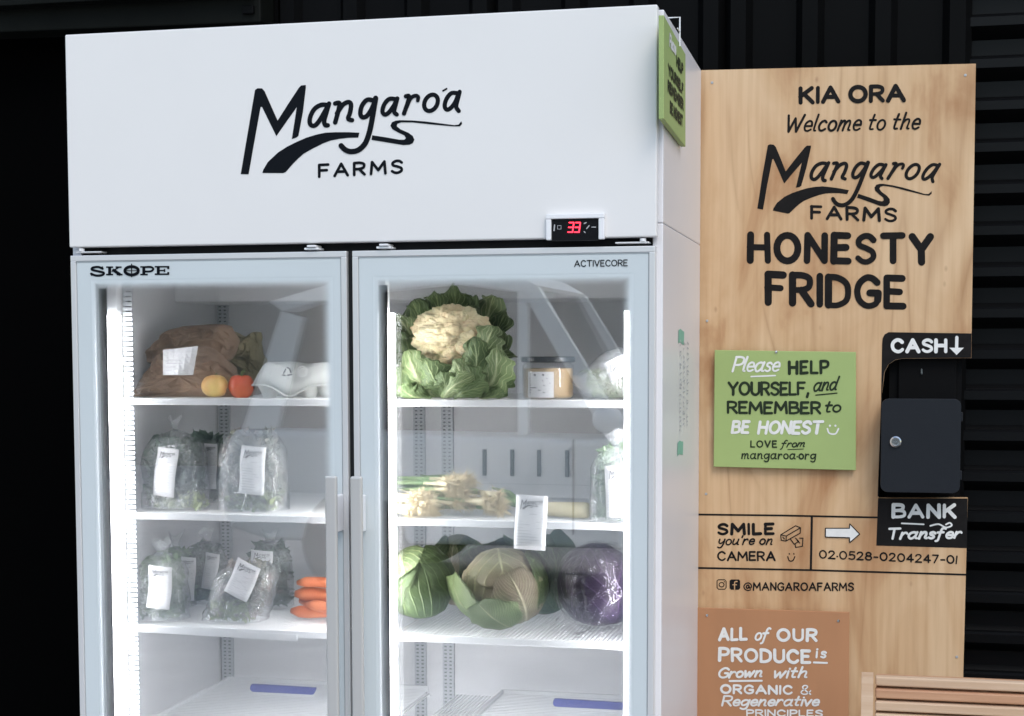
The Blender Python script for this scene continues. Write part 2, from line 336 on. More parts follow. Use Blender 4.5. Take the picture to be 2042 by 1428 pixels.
# ---- ribbons of paint
class Paint:
    def __init__(s,fn,base=.0006): s.mb=MB(); s.fn=fn; s.base=base; s.k=0
    def off(s): s.k+=1; return s.base+(s.k%14)*.00006
    def ribbon(s,pts,w,w1=None,closed=False):
        n=len(pts); o=s.off(); ws=w if isinstance(w,(list,tuple)) else [w+(w1-w)*i/max(1,n-1) if w1 is not None else w for i in range(n)]
        L=[];Rr=[]
        for i in range(n):
            a=pts[(i-1)%n] if (closed or i>0) else pts[i]; b=pts[(i+1)%n] if (closed or i<n-1) else pts[i]
            dx,dy=b[0]-a[0],b[1]-a[1]; d=math.hypot(dx,dy) or 1; nx,ny=-dy/d,dx/d; h=ws[i]/2
            L.append((pts[i][0]+nx*h,pts[i][1]+ny*h)); Rr.append((pts[i][0]-nx*h,pts[i][1]-ny*h))
        vs=[s.fn(*p,o) for p in L]+[s.fn(*p,o) for p in Rr]
        m=n if closed else n-1
        s.mb.add(vs,[(i,(i+1)%n,(i+1)%n+n,i+n) for i in range(m)])
        if not closed:
            for (p,q,h) in ((pts[0],pts[1],ws[0]/2),(pts[-1],pts[-2],ws[-1]/2)):
                if h<.12: continue
                a0=math.atan2(p[1]-q[1],p[0]-q[0])
                ring=[(p[0]+h*math.cos(a0-math.pi/2+math.pi*j/6),p[1]+h*math.sin(a0-math.pi/2+math.pi*j/6)) for j in range(7)]
                s.mb.add([s.fn(*r_,o) for r_ in ring],[tuple(range(7))])
    def line(s,pts,w,w1=None):
        for a,b in zip(pts[:-1],pts[1:]): s.ribbon([a,b],w,w1)
    def curve(s,pts,w,w1=None,k=6): s.ribbon(catmull(pts,k),w,w1)
    def poly(s,pts): s.mb.face(pts,s.fn,s.off())
    def disc(s,c,r): s.poly([(c[0]+r*math.cos(a*.5236),c[1]+r*math.sin(a*.5236)) for a in range(12)])
    def ring(s,c,rx,ry,w,sl=0): s.ribbon([(c[0]+rx*math.cos(a*.314)-sl*ry*math.sin(a*.314),c[1]+ry*math.sin(a*.314)) for a in range(20)],w,closed=True)
    def build(s,name,m,parent,label=None): return s.mb.build(name,m,parent,label=label)
G={
'A':'0,0 .38,1 .76,0|.14,.34 .62,.34','B':'0,0 0,1|~0,1 .32,1 .52,.92 .5,.64 .3,.54 0,.53|~.3,.54 .58,.44 .6,.12 .34,0 0,0',
'C':'~.64,.82 .48,.98 .28,1 .07,.8 0,.5 .08,.18 .3,0 .5,.02 .66,.18','D':'0,0 0,1|~0,1 .3,.98 .57,.8 .64,.5 .57,.18 .3,.01 0,0',
'E':'0,0 0,1|0,1 .5,1|0,.52 .42,.52|0,0 .52,0','F':'0,0 0,1|0,1 .52,1|0,.53 .44,.53',
'G':'~.66,.84 .5,.98 .3,1 .08,.8 0,.5 .08,.18 .32,0 .58,.06 .68,.22|.68,.22 .68,.46 .42,.46','H':'0,0 0,1|.62,0 .62,1|0,.52 .62,.52',
'I':'0,0 0,1','K':'0,0 0,1|.56,1 0,.42|.2,.6 .6,0','L':'0,1 0,0 .48,0','M':'0,0 .06,1 .42,.3 .78,1 .84,0','N':'0,0 0,1 .62,0 .62,1',
'O':'o.38,.5,.38,.5','P':'0,0 0,1|~0,1 .34,1 .56,.88 .54,.58 .32,.46 0,.46','R':'0,0 0,1|~0,1 .34,1 .56,.88 .54,.6 .32,.49 0,.48|.28,.48 .6,0',
'S':'~.56,.84 .42,.98 .22,.99 .04,.84 .06,.64 .3,.52 .52,.38 .55,.16 .36,0 .16,.01 0,.14','T':'0,1 .7,1|.35,1 .35,0',
'U':'~0,1 0,.5 .03,.18 .2,.01 .4,.01 .57,.18 .6,.5 .6,1','V':'0,1 .34,0 .68,1','W':'0,1 .22,0 .46,.8 .68,0 .98,1','Y':'0,1 .34,.48 .68,1|.34,.48 .34,0',
'a':'~.46,.55 .28,.62 .08,.5 0,.26 .1,.02 .26,.02 .42,.22 .5,.5|~.52,.62 .46,.3 .46,.06 .58,.02','c':'~.4,.5 .28,.6 .1,.52 0,.28 .08,.05 .24,0 .42,.1',
'd':'~.46,.5 .28,.6 .08,.5 0,.26 .1,.02 .26,.02 .42,.22 .5,.5|~.58,1 .5,.5 .46,.06 .56,.02','e':'.04,.31 .44,.31|~.44,.31 .39,.54 .23,.61 .07,.49 .01,.27 .09,.05 .25,0 .43,.09',
'f':'~.5,.94 .38,1 .26,.86 .2,.4 .14,-.2 0,-.3|.02,.56 .42,.58','g':'~.46,.52 .28,.6 .08,.5 0,.28 .1,.06 .26,.08 .42,.24 .5,.5|~.52,.6 .48,.1 .4,-.26 .2,-.36 0,-.26',
'h':'0,0 .1,1|~.04,.34 .2,.56 .38,.58 .42,.4 .38,.06 .5,.02','i':'.04,.6 0,0|.06,.84 .065,.86','l':'~.08,1 .02,.4 .02,.06 .12,.02',
'm':'0,0 .06,.6|~.04,.3 .16,.54 .3,.6 .34,.44 .3,0|~.33,.3 .46,.54 .6,.6 .66,.44 .62,.06 .74,.02','n':'0,0 .06,.6|~.04,.3 .2,.56 .36,.6 .42,.42 .38,.06 .5,.02',
'o':'o.23,.3,.23,.3','r':'0,0 .06,.6|~.04,.3 .18,.54 .34,.6 .4,.5','s':'~.36,.5 .24,.6 .08,.54 .08,.38 .26,.28 .32,.12 .18,0 0,.08',
't':'~.2,.92 .12,.4 .12,.06 .3,.04|0,.6 .36,.6','u':'~.04,.6 0,.2 .1,.02 .26,.08 .4,.3|~.46,.6 .42,.2 .44,.04 .54,.02','v':'0,.6 .18,0 .42,.6',
'w':'0,.6 .12,0 .34,.5 .44,0 .68,.6','y':'~.02,.6 0,.3 .1,.14 .26,.18 .42,.4|~.48,.6 .44,.1 .32,-.26 .14,-.36 0,-.28',
"'":'.04,1 0,.8',',':'.08,.08 0,-.2','.':'0,.04 .01,.05','·':'0,.28 .01,.29','-':'0,.42 .32,.42',
'&':'~.62,0 .3,.4 .1,.76 .2,.97 .38,.94 .4,.74 .1,.42 0,.2 .12,.02 .34,.02 .52,.2 .62,.4',
'@':'~.62,.3 .6,.62 .44,.68 .3,.5 .34,.28 .48,.26 .62,.46 .74,.26 .9,.4 .86,.76 .56,.98 .2,.86 0,.5 .14,.1 .5,-.06 .8,.04',
'0':'o.28,.5,.28,.5','1':'.06,1 0,0','2':'~.02,.78 .12,.96 .34,.98 .46,.76 .34,.46 0,0|0,0 .5,0','3':'~0,.9 .22,1 .42,.86 .36,.6 .2,.54|~.2,.54 .46,.42 .46,.12 .24,0 0,.08',
'4':'.36,0 .36,1 0,.3 .52,.3','5':'.46,1 .08,1 .06,.56|~.06,.56 .28,.62 .48,.46 .44,.1 .22,0 0,.08','7':'0,1 .48,1 .14,0','8':'o.25,.76,.2,.23|o.25,.27,.25,.27'}
def glyph(ch):
    out=[];mx=0
    for st in G[ch].split('|'):
        if st[0]=='o':
            a,b,c,d=map(float,st[1:].split(',')); out.append(('o',(a,b,c,d))); mx=max(mx,a+c)
        else:
            sm=st[0]=='~'; pts=[tuple(map(float,q.split(','))) for q in st.lstrip('~').split()]
            out.append(('s' if sm else 'l',pts)); mx=max(mx,max(q[0] for q in pts))
    return out,mx
def text(P,s,x0,y0,x1,y1,cap,wt,slant=0.0,sp=.2,space=.42,rnd=.014,maxr=None):
    """hand lettering: baseline from (x0,y0) to (x1,y1) in 2-D (y down), cap height cap"""
    gl=[];u=0
    rg=random.Random(len(s)*7+int(abs(x0)))
    for ch in s:
        if ch==' ': u+=space; continue
        g,w_=glyph(ch); gl.append((g,u,w_)); u+=w_+sp
    tot=u-sp; m=wt/2
    sx=(x1-x0-wt-abs(slant)*cap*.5)/tot
    L=x1-x0
    for g,u0,w_ in gl:
        jy=rg.uniform(-rnd,rnd)*cap
        def T(p): 
            xx=x0+m+(u0+p[0])*sx+slant*p[1]*cap
            return (xx,y0+(y1-y0)*(xx-x0)/L-m*.0-(p[1]*(cap-wt)+wt/2)+jy)
        for kind,q in g:
            wq=wt*rg.uniform(.88,1.08) if rnd else wt
            if kind=='o':
                a,b,c,d=q; P.ribbon([T((a+c*math.cos(t*.2618),b+d*math.sin(t*.2618))) for t in range(24)],wq,closed=True)
            elif kind=='s': P.ribbon(catmull([T(p) for p in q],5),wq,wq*(.85 if rnd else 1))
            else: P.line([T((p[0]+rg.uniform(-rnd,rnd)*1.2,p[1]+rg.uniform(-rnd,rnd)) if rnd else p) for p in q],wq)
def lines_of(fn,m,parent,calls,base=.0006,name='lettering'):
    """one painted line of lettering = one part"""
    for c in calls:
        P=Paint(fn,base)
        if callable(c): c(P)
        else:
            a,k=(c[:-1],c[-1]) if isinstance(c[-1],dict) else (c,{})
            text(P,*a,**k)
        P.build(name,m,parent)
# ---- the farm's hand drawn word mark, in the units of a 2042 x 942 tracing
LOGO_POLY=[[(158,815),(215,480),(270,155),(290,142),(325,143),(345,165),(400,290),(447,395),(530,265),(612,140),(630,120),(668,116),(668,140),(645,330),(610,515),(590,530),(558,540),(580,400),(597,290),(515,405),(437,517),(375,390),(325,288),(314,288),(265,560),(220,815)],
 [(328,805),(335,780),(370,720),(450,645),(520,600),(600,560),(675,528),(750,505),(820,490),(900,486),(1000,486),(1088,490),(1078,528),(1000,530),(930,538),(860,552),(800,575),(720,615),(650,655),(610,690),(570,730),(510,798),(490,806)],
 [(1188,510),(1300,527),(1400,545),(1440,545),(1452,533),(1440,512),(1390,488),(1345,462),(1330,435),(1342,408),(1370,396),(1400,392),(1500,394),(1600,402),(1700,414),(1830,431),(1865,426),(1885,400),(1892,420),(1875,440),(1820,440),(1650,425),(1500,409),(1415,409),(1385,420),(1380,440),(1410,464),(1470,490),(1505,515),(1518,545),(1505,572),(1480,584),(1430,587),(1340,572),(1182,546)]]
LOGO_LINE=[([(845,275),(790,272),(735,305),(702,370),(702,422),(735,435),(775,395),(830,300)],36),([(850,262),(830,330),(812,395),(820,430),(840,432)],36),
 ([(898,262),(932,258),(925,310),(898,410)],36),([(912,340),(955,275),(1000,250),(1022,270),(1015,330),(1000,380),(1030,392)],36),
 ([(1205,240),(1150,232),(1110,275),(1095,335),(1110,368),(1145,360),(1180,310),(1208,245)],36),([(1215,220),(1195,340),(1170,470),(1135,570),(1080,625),(1020,638),(975,622),(945,592)],42),
 ([(1380,230),(1325,225),(1285,265),(1268,320),(1285,347),(1315,335),(1350,290),(1378,240)],34),([(1385,222),(1372,270),(1360,325),(1380,347)],34),
 ([(1452,205),(1478,205),(1465,260),(1437,340)],34),([(1458,290),(1490,220),(1530,200),(1548,212),(1545,238)],30),
 ([(1860,182),(1810,180),(1772,220),(1755,275),(1768,308),(1798,300),(1835,255),(1860,195)],34),([(1872,170),(1858,225),(1845,285),(1865,320)],34)]
def logo(P,T,full=True,ws=1.0,dab=True):
    for pl in LOGO_POLY: P.poly([T(*p) for p in pl])
    q=T(500,400);q2=T(600,400); k=math.hypot(q2[0]-q[0],q2[1]-q[1])/100
    if full:
        for pts,w_ in LOGO_LINE: P.ribbon(catmull([T(*p) for p in pts],5),w_*k*ws)
        P.ribbon([T(1648+52*math.cos(a*.2618)-14*math.sin(a*.2618),256+64*math.sin(a*.2618)) for a in range(24)],34*k*ws,closed=True)
        if dab: P.ribbon([T(1742,162),T(1770,146)],14*k)
# ================================================================ THE SETTING
g=MB().grid(4,4,lambda u,v:Vector((-40+80*u,-60+100*v,0))); g.build('ground','ground',kind='structure')
# clad wall behind
wall=thing('clad_wall',(0,.8,0),'dark vertically ribbed steel wall behind the fridge and plywood board','wall')
def rib_sheet(x0,x1):
    prof=[];x=x0
    while x<x1-1e-4:
        prof+= [(x,.80),(x+.055,.80),(x+.07,.775),(x+.105,.775),(x+.12,.80)] ; x+=.165
    prof.append((x1,.80))
    mb=MB()
    for (a,b) in zip(prof[:-1],prof[1:]):
        if b[0]>a[0]: mb.add([(a[0],a[1],0),(b[0],b[1],0),(b[0],b[1],3.4),(a[0],a[1],3.4)],[(0,1,2,3)])
    return mb
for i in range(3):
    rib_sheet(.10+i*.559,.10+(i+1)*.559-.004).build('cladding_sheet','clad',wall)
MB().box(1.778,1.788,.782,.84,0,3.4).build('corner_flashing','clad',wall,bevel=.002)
bw=thing('black_side_wall',(-1,.8,0),'black painted wall in deep shade to the left of the fridge','wall')  # dark recess built as a wall, its shade put into the colour
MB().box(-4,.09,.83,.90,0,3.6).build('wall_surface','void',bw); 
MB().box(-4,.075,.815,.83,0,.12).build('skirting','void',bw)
bt=thing('dark_beam',(0,.7,2.3),'dark horizontal beam running above the left of the fridge','beam')
a=at(0,52,.70); b=at(520,44,.70)
MB().prism([(-4,2.355),(b.x,b.z),(b.x,2.75),(-4,2.75)],lambda x,z,o:Vector((x,.70-o,z)),.09).build('web','beam',bt,bevel=.004)
MB().box(-4,b.x-.01,.66,.698,2.372,2.384).build('flange','beam',bt,bevel=.002)
MB().cbox((b.x-.03,.695,b.z+.03),(.03,.012,.02)).build('bracket','clad',bt,bevel=.002)
# roller door
rd=thing('roller_door',(2.5,.82,0),'black roller door of horizontal slats to the right of the plywood board','roller door')
smb=MB()
prof=[(.80,.0945),(.794,.090),(.794,.070),(.812,.060),(.836,.045),(.836,.010),(.826,.0),(.84,.0),(.85,.0945)]
smb.prism([(y,z) for y,z in prof],lambda y,z,o:Vector((1.790-o,y,z)),1.58)
p0=smb.build('slat','slat',rd); p0.location=(0,0,0)
zb=at(2000,1020,.80).z; z0=zb-.0945-.0944*11
p0.location.z=z0
for i in range(1,27):
    c=p0.copy(); COL.objects.link(c); c.parent=rd; c.location.z=z0+i*.0944
MB().box(3.37,3.45,.76,.86,0,2.7).build('guide_channel','clad',rd)
# ================================================================ FRIDGE
W=1.22
fr=thing('display_fridge',(0.61,.35,0),'white two door glass front display fridge with a farm word mark on its header','fridge')
MB().box(0,W,0,.026,1.717,2.15).build('header_panel','enamel',fr,bevel=.003,seg=3)
X1=1.2285
MB().box(X1-.02,X1,.03,.692,1.7456,2.146).build('upper_side_panel','side',fr,bevel=.002)
MB().box(X1-.02,X1,.03,.692,.10,1.7445).build('side_panel','side',fr,bevel=.002)
MB().box(-.0085,.0115,.03,.692,.10,2.146).build('side_panel','side',fr,bevel=.002)
MB().box(.0125,X1-.021,.034,.69,2.128,2.144).build('top_panel','side',fr)
MB().box(.0125,X1-.021,.676,.69,.10,2.126).build('back_panel','side',fr)
MB().box(.0125,X1-.021,.034,.674,.10,.118).build('bottom_panel','side',fr)
MB().box(.0125,X1-.021,.036,.06,1.702,1.72).build('gasket_strip','gasket',fr)
MB().box(.0125,X1-.021,.046,.66,1.700,1.701).build('liner_ceiling','liner',fr)
lw=MB(); lw.box(.03,.045,.062,.655,.12,1.699); lw.build('liner_wall','liner',fr)
MB().box(1.175,1.19,.062,.655,.12,1.699).build('liner_wall','liner',fr)
MB().box(.046,1.174,.64,.655,.12,1.699).build('liner_back','liner',fr)
MB().box(.046,1.174,.062,.639,.12,.135).build('liner_floor','liner',fr)
MB().box(.046,1.174,.40,.639,1.615,1.699).build('fan_housing','liner',fr,bevel=.003)
for x in (.02,.08,1.14,1.19):
    for y in (.1,.6):
        if x in(.08,1.14): 
            o=MB().lathe([(.001,-.012),(.04,-.012),(.045,-.006),(.045,.006),(.04,.012),(.001,.012)],18).build('castor','gasket',fr,local=True)
            o.rotation_euler=(0,math.pi/2,0); o.location=Vector((x,y,.046))-ORG[fr.name]
            MB().box(x-.02,x+.02,y-.02,y+.02,.085,.10).build('castor_plate','alu',fr)
# mullion + leds
MB().box(.6022,.6138,.012,.049,.13,1.6995).build('centre_gasket','gasket',fr)  # black strip added so the gap between the doors reads as shade
MB().box(.598,.652,.05,.085,.135,1.699).build('mullion','white',fr,bevel=.003)
def led(x0,x1,y0,y1,z0=.16,z1=1.575):
    h=MB().box(x0,x1,y0,y1,.14,1.69).build('led_strip','ledhousing',fr)
    return h
def lens(parent,x0,x1,y0,y1,z0=.16,z1=1.578):
    MB().box(x0,x1,y0,y1,z0,z1).build('lens','led',parent)
h=led(.047,.073,.062,.080); lens(h,.054,.082,.056,.0615); MB().box(.0455,.0535,.052,.0605,.14,1.69).build('strip_edge','pilaster',h)
h=led(.654,.664,.056,.085); lens(h,.6645,.676,.054,.084)
h=led(.586,.596,.056,.085); lens(h,.578,.5855,.064,.084)
h=led(1.158,1.173,.062,.082); lens(h,1.151,1.1575,.056,.080)
# ribbed air guide beside the left lamp
rb=MB()
for i in range(150): z=.16+i*.0105; rb.box(.0755,.097,.0835,.0875,z,z+.0072)
rb.build('ribbed_guide','pilaster',fr)
def pil(x,axis,y=None):
    mb=MB()
    if axis=='b':
        mb.box(x-.014,x+.014,.630,.639,.14,1.66); o=mb.build('pilaster','pilaster',fr)
        s=MB()
        for i in range(165): s.box(x-.009,x-.0035,.6285,.6298,.16+i*.009,.16+i*.009+.0032); s.box(x+.0035,x+.009,.6285,.6298,.16+i*.009,.16+i*.009+.0032)
        s.build('slots','slotdark',o)
        s=MB()
        for z in (.72,1.2): s.lathe([(.001,0),(.003,.0)],8)
    else:
        mb.box(x,x+.005,y-.013,y+.013,.14,1.66); o=mb.build('pilaster','pilaster',fr)
        s=MB()
        for i in range(88): s.box(x+.0055,x+.0062,y-.006,y+.006,.16+i*.0168,.16+i*.0168+.0075)
        s.build('slots','slotdark',o)
for x in (.066,.565,.635,1.155): pil(x,'b')
pil(.0455,'l',.16)
for x in (.725,.7925,.8575,.925):
    MB().box(x-.0045,x+.0045,.634,.6385,1.205,1.268).build('vent_slot','slotdark',fr)
MB().box(.665,1.10,.6325,.6335,1.186,1.187).build('panel_seam','pilaster',fr)
# doors
def door(x0,x1,wx0,wx1,hinge):
    z0,z1=.125,1.700; t=.0115; wz0,wz1=.20,1.637
    d=MB()
    yb=.032
    f=MB(); f.box(x0,x1,0,yb,z1-t,z1); f.box(x0,x1,0,yb,z0,z0+t); f.box(x0,x0+t,0,yb,z0+t,z1-t); f.box(x1-t,x1,0,yb,z0+t,z1-t)
    o=f.build('door','alu',fr,bevel=.0012)
    # thin dark glazing bead inside the frame
    e=.0022; bd=MB(); a0,a1,c0,c1=x0+t,x1-t,z0+t,z1-t
    bd.box(a0,a1,.0015,.012,c1-e,c1); bd.box(a0,a1,.0015,.012,c0,c0+e); bd.box(a0,a0+e,.0035,.012,c0+e,c1-e); bd.box(a1-e,a1,.0035,.012,c0+e,c1-e)
    bd.build('glazing_bead','pilaster',o)
    fx=MB(); y0,y1=.0026,.0034
    a0+=e;a1-=e;c0+=e;c1-=e
    D=.016
    W0,W1,Z0,Z1=wx0-D,wx1+D,wz0-D,wz1+.012
    for q in ((a0,a1,Z1,c1),(a0,a1,c0,Z0),(a0,W0,Z0,Z1),(W1,a1,Z0,Z1)): fx.box(q[0],q[1],y0,y1,q[2],q[3])
    fx.build('frit_border','frit',o)
    k=MB(); yy=.0030
    D2=.012
    ins=(wx0+D2,wx1-D2,wz0+D2,wz1-D2); out=(W0,W1,Z0,Z1)
    P=lambda x,z: Vector((x,yy,z))
    for quad in ([(out[0],out[3]),(out[1],out[3]),(ins[1],ins[3]),(ins[0],ins[3])],[(out[0],out[2]),(out[1],out[2]),(ins[1],ins[2]),(ins[0],ins[2])],
                 [(out[0],out[2]),(out[0],out[3]),(ins[0],ins[3]),(ins[0],ins[2])],[(out[1],out[2]),(out[1],out[3]),(ins[1],ins[3]),(ins[1],ins[2])]):
        k.add([P(*q) for q in quad],[(0,1,2,3)],[(0,0),(0,0),(1,0),(1,0)])
    k.build('dotted_frit','dots',o)
    MB().box(a0,a1,.0035,.0068,c0,c1).build('glass_pane','glass',o)
    MB().box(a0,a1,.024,.0275,c0,c1).build('inner_glass_pane','glass',o)
    # white spacer behind the frit
    s=MB(); s.box(a0,a1,.0285,.045,c1-.03,c1); s.box(a0,a1,.0285,.045,c0,c0+.04); s.box(a0,a0+.018,.0285,.045,c0+.04,c1-.03); s.box(a1-.018,a1,.0285,.045,c0+.04,c1-.03)
    s.build('door_seal','white',o)
    MB().box(wx0-.013,wx0+.006,.028,.0283,wz0,wz1-.004).build('seal_lip','gasket',o)
    return o
dL=door(.002,.602,.062,.556,0); dR=door(.614,1.2175,.672,1.160,1)
def handle(d,hx0,hx1,mx0,mx1,ztop):
    h=MB().box(hx0,hx1,-.052,-.040,.30,ztop).build('handle','handle',d,bevel=.004,seg=3)
    for zt in (1.216,.45):
        MB().box(mx0,mx1,-.0385,-.001,zt-.073,zt).build('handle_mount','white',h,bevel=.002)
handle(dL,.570,.594,.579,.592,1.256); handle(dR,.6225,.6465,.626,.639,1.256)
# hinges
for (px,py) in ((622,488),(766,489)):
    p=at(px,py,.0)
    MB().box(p.x-.015,p.x+.015,-.004,.03,1.7035,1.7075).build('hinge','white',fr,bevel=.001)
    MB().box(p.x-.008,p.x+.010,-.008,.03,1.7085,1.7125).build('hinge_pin','white',fr,bevel=.001)
for x0,x1 in ((.012,.07),(1.14,1.205)):
    MB().box(x0,x1,.004,.03,1.7055,1.7085).build('hinge_plate','alu',fr,bevel=.001)
    MB().lathe([(.0005,0),(.006,0),(.006,.006),(.0005,.006)],12,c=(x0+.012 if x0<.5 else x1-.012,.008,1.7087)).build('hinge_pin','white',fr)
# header word mark
P=Paint(onY(0)); T=lambda x,y:(440+x*.25465,140+y*.25465)
logo(P,T); P.build('word_mark','black',fr)
P=Paint(onY(0)); text(P,'FARMS',634,355.5,804,346.5,29,5.6,sp=.38,rnd=0); P.build('lettering','black',fr)
# door print
P=Paint(onY(.0024))
def rect(P,x0,y0,x1,y1): P.poly([(x0,y0),(x1,y0),(x1,y1),(x0,y1)])
def skope(P):
    y1,y0=532,548     # slab letters, wide
    def hb(x0,x1,y,h=3): rect(P,x0,y-h/2,x1,y+h/2)
    P.curve([(205,536),(196,532.5),(185,534),(184,538),(196,541),(207,544),(204,548.5),(192,549.5),(182,546)],4.6); rect(P,203,531.5,206,537); rect(P,181.5,544,184.5,550)
    rect(P,216,532,222,548.5); hb(212,226,532.8); hb(212,226,547.6); P.line([(224,541),(237,533.5)],2.6); P.line([(227,539),(239,547)],6); hb(231,243,532.8); hb(233,245,547.6)
    P.ring((263,540),13.5,8.2,6.0); P.line([(263,527),(263,552)],2.2); P.line([(250,540),(276,540)],1.6)
    rect(P,284,532,290,548.5); hb(280,296,532.3); hb(280,295,547.6); P.curve([(289,532.8),(301,532.5),(306,536.5),(301,541),(290,541.5)],4)
    rect(P,313,531.5,319,547.5); hb(309,338,532); hb(309,338,546.8); hb(318,330,539.4,2.6); rect(P,334,531,338,536.5); rect(P,334,542.5,338,548); rect(P,327,536.5,330,542.5)
skope(P); P.build('printed_badge','black',dL)
P=Paint(onY(.0024)); text(P,'ACTIVECORE',1145,532.5,1252,531,13.5,1.9,sp=.22,rnd=0); P.build('printed_badge','black',dR)
# controller
c=MB(); x0,x1,zc0,zc1=1.0085,1.1215,1.7125,1.763
c.box(x0,x1,-.012,-.0005,1.7535,zc1); c.box(x0,1.0185,-.012,-.0005,1.7135,1.753); c.box(1.1105,x1,-.012,-.0005,1.7135,1.753)
ct=c.build('controller','white',fr,bevel=.0015)
MB().box(1.019,1.110,-.008,-.001,1.7115,1.753).build('screen','screen',ct,bevel=.0008)
P=Paint(onY(-.008)); 
def seg3(x,y,w_,h):
    sl=-.12
    for (ya) in (0,.5,1): P.ribbon([(x+sl*-h*(1-ya),y+h*ya),(x+w_+sl*-h*(1-ya),y+h*ya)],2.6)
    P.ribbon([(x+w_-sl*h,y+1),(x+w_,y+h-1)],2.6)
seg3(1133,444,9,19); seg3(1146,444,9,19); P.build('red_digits','red',ct)
P=Paint(onY(-.008)); P.line([(1106,449),(1105,460)],2.5); P.ribbon([(1112,450),(1119,450),(1119,457),(1112,457)],1.2,closed=True); P.line([(1165,446),(1169,444)],2); P.line([(1170,456),(1175,450)],2); P.line([(1180,453),(1188,453)],1.6); P.line([(1165,462),(1167,464)],2)
P.build('button_icons','icon',ct).__setitem__('kind','stuff')
# shelves
def shelf(x0,x1,z,zl=0):
    f=MB().box(x0,x1,.078,.084,z-.0135,z+.0005).build('shelf','rail',fr,bevel=.0015)
    wm=MB(); n=int((x1-x0-.01)/.0088)
    for i in range(n+1):
        x=x0+.005+(x1-x0-.01)*i/n; wm.box(x-.0015,x+.0015,.0845,.60,z-.0035,z)
    wm.build('shelf_wires','wire',f)
    for y in (.11,.34,.598): MB().box(x0,x1,y-.003,y+.003,z-.0095,z-.0040).build('cross_wire','wire',f)
    return f
ZS=(1.403,1.160,.921,.683)
for z in ZS:
    shelf(.062,.600,z-(.002 if z==.921 else 0)); shelf(.662,1.172,z)
# slightly hanging price rail on the third left shelf
m=MB(); m.add([at(268,1247,.073),at(592,1266,.073),at(592,1279,.073),at(270,1260,.073)],[(0,1,2,3)]); m.build('price_rail','rail',fr,solid=.002)
# solid tray plates on the lowest shelf
for (xa,xb) in ((.075,.59),(.77,1.16)):
    tr=MB().box(xa,xa+.006,.10,.615,.684,.697).build('wire_tray','wire',fr,bevel=.001)
    tb=MB()
    for i in range(34): tb.box(xa+.007,xb,.10+i*.015,.10+i*.015+.0045,.686,.6895)
    tb.build('tray_bars','wire',tr); MB().box(xa+.007,xb,.608,.614,.684,.697).build('tray_rail','wire',tr)
# faded marks and tape on the side
sx=lambda y,z,o=0: Vector((X1+.0002+o,y,z))
def sidetape(y,z,w_,h,label):
    mb=MB(); mb.grid(3,3,lambda u,v:sx(y-w_/2+w_*u+.006*(v-.5),z-h/2+h*v+.003*math.sin(u*5),.0005)); mb.build('tape','tape',fr,label=label)
def atX(px,py,X): d=ray(px,py); return CP+d*((X-CP.x)/d.x)
q=atX(1358,672,X1); sidetape(q.y,q.z,.10,.028,'upper scrap of green tape'); q=atX(1356,894,X1); sidetape(q.y,q.z,.10,.028,'lower scrap of green tape')
P=Paint(lambda u,v,o:sx(u,v,o)); rg=random.Random(4)
for k in range(3):
    z=1.52
    while z>1.33:
        y=.30+k*.065; P.line([(y,z),(y+rg.uniform(.01,.035),z-rg.uniform(-.004,.006))],.003)
        if rg.random()<.6: P.line([(y+.03,z),(y+.03,z-.006)],.004)
        z-=rg.uniform(.006,.016)
P.build('faded_writing','marker',fr).__setitem__('kind','stuff')
# ================================================================ PLYWOOD BOARD
YB=.70; FB=onY(YB)
bo=thing('plywood_board',(1.53,YB,.6),'tall plywood notice board hand lettered in black beside the fridge','notice board')
tl=at(1395,140,YB); tr=at(1946,127,YB); br=at(1921,1343,YB)
poly=[(1380,140.5),(1946,127),(1937.5,664),(1937,714)]
nb=[(1800,715),(1785,718),(1772,727),(1764,742),(1762,760),(1757,800),(1752,990),(1752,993),(1930,993),(1921,1343),(1915,1800),(1380,1800)]
bd=MB(); bd.prism(poly+nb,lambda x,y,o:at(x,y,YB)+Vector((0,-o,0)),.018); bd.build('board','ply',bo)
D=dict
lines_of(FB,'paintblack',bo,[('KIA ORA',1592,209,1806,204,37,8.5,D(sp=.26,space=.34,rnd=.01)),('Welcome to the',1563,265,1838,259,37,4.6,D(slant=.22,sp=.17,space=.34)),
 ('FARMS',1615,438.5,1789,444,30,6.2,D(sp=.34)),('HONESTY',1489,527,1863,529,65,14,D(sp=.34)),('FRIDGE',1524,611,1807,619,70,14,D(sp=.30)),
 ('SMILE',1430,1068,1545,1067,25,6,D(sp=.3)),("you're on",1431,1088,1543,1087,21,3.3,D(slant=.2,sp=.17,space=.36)),('CAMERA',1430,1119,1547,1119,20,3.8,D(sp=.24)),
 ('02·0528-0204247-01',1633,1114,1910,1125.5,18,3.2,D(sp=.22)),('@MANGAROAFARMS',1482,1178,1703,1179,17.5,3.1,D(sp=.26))])
A_=[[0.9799,0.3854,1033.2202,-0.7636],[0.0239,0.6033,138.9993,0.3344]]
def T2(x,y):
    X=440+x*.25465; Y=140+y*.25465; return tuple(a[0]*X+a[1]*Y+a[2]+a[3]*X*Y/1000 for a in A_)
lines_of(FB,'paintblack',bo,[lambda P:logo(P,T2,ws=.95,dab=False)],name='word_mark')
lines_of(FB,'paintblack',bo,[lambda P:P.line([(1392,1026),(1560,1028),(1752,1032)],3.6),lambda P:P.line([(1391,1132.5),(1620,1137),(1926,1146)],3.6),lambda P:P.line([(1619,1031),(1617,1135)],4.4)],name='ruled_line')
def smi(P): P.curve([(1571,1110),(1574,1118),(1581,1118),(1585,1110)],2.2); P.line([(1574,1104),(1574.3,1105)],2.4); P.line([(1583,1104),(1583.3,1105)],2.4)
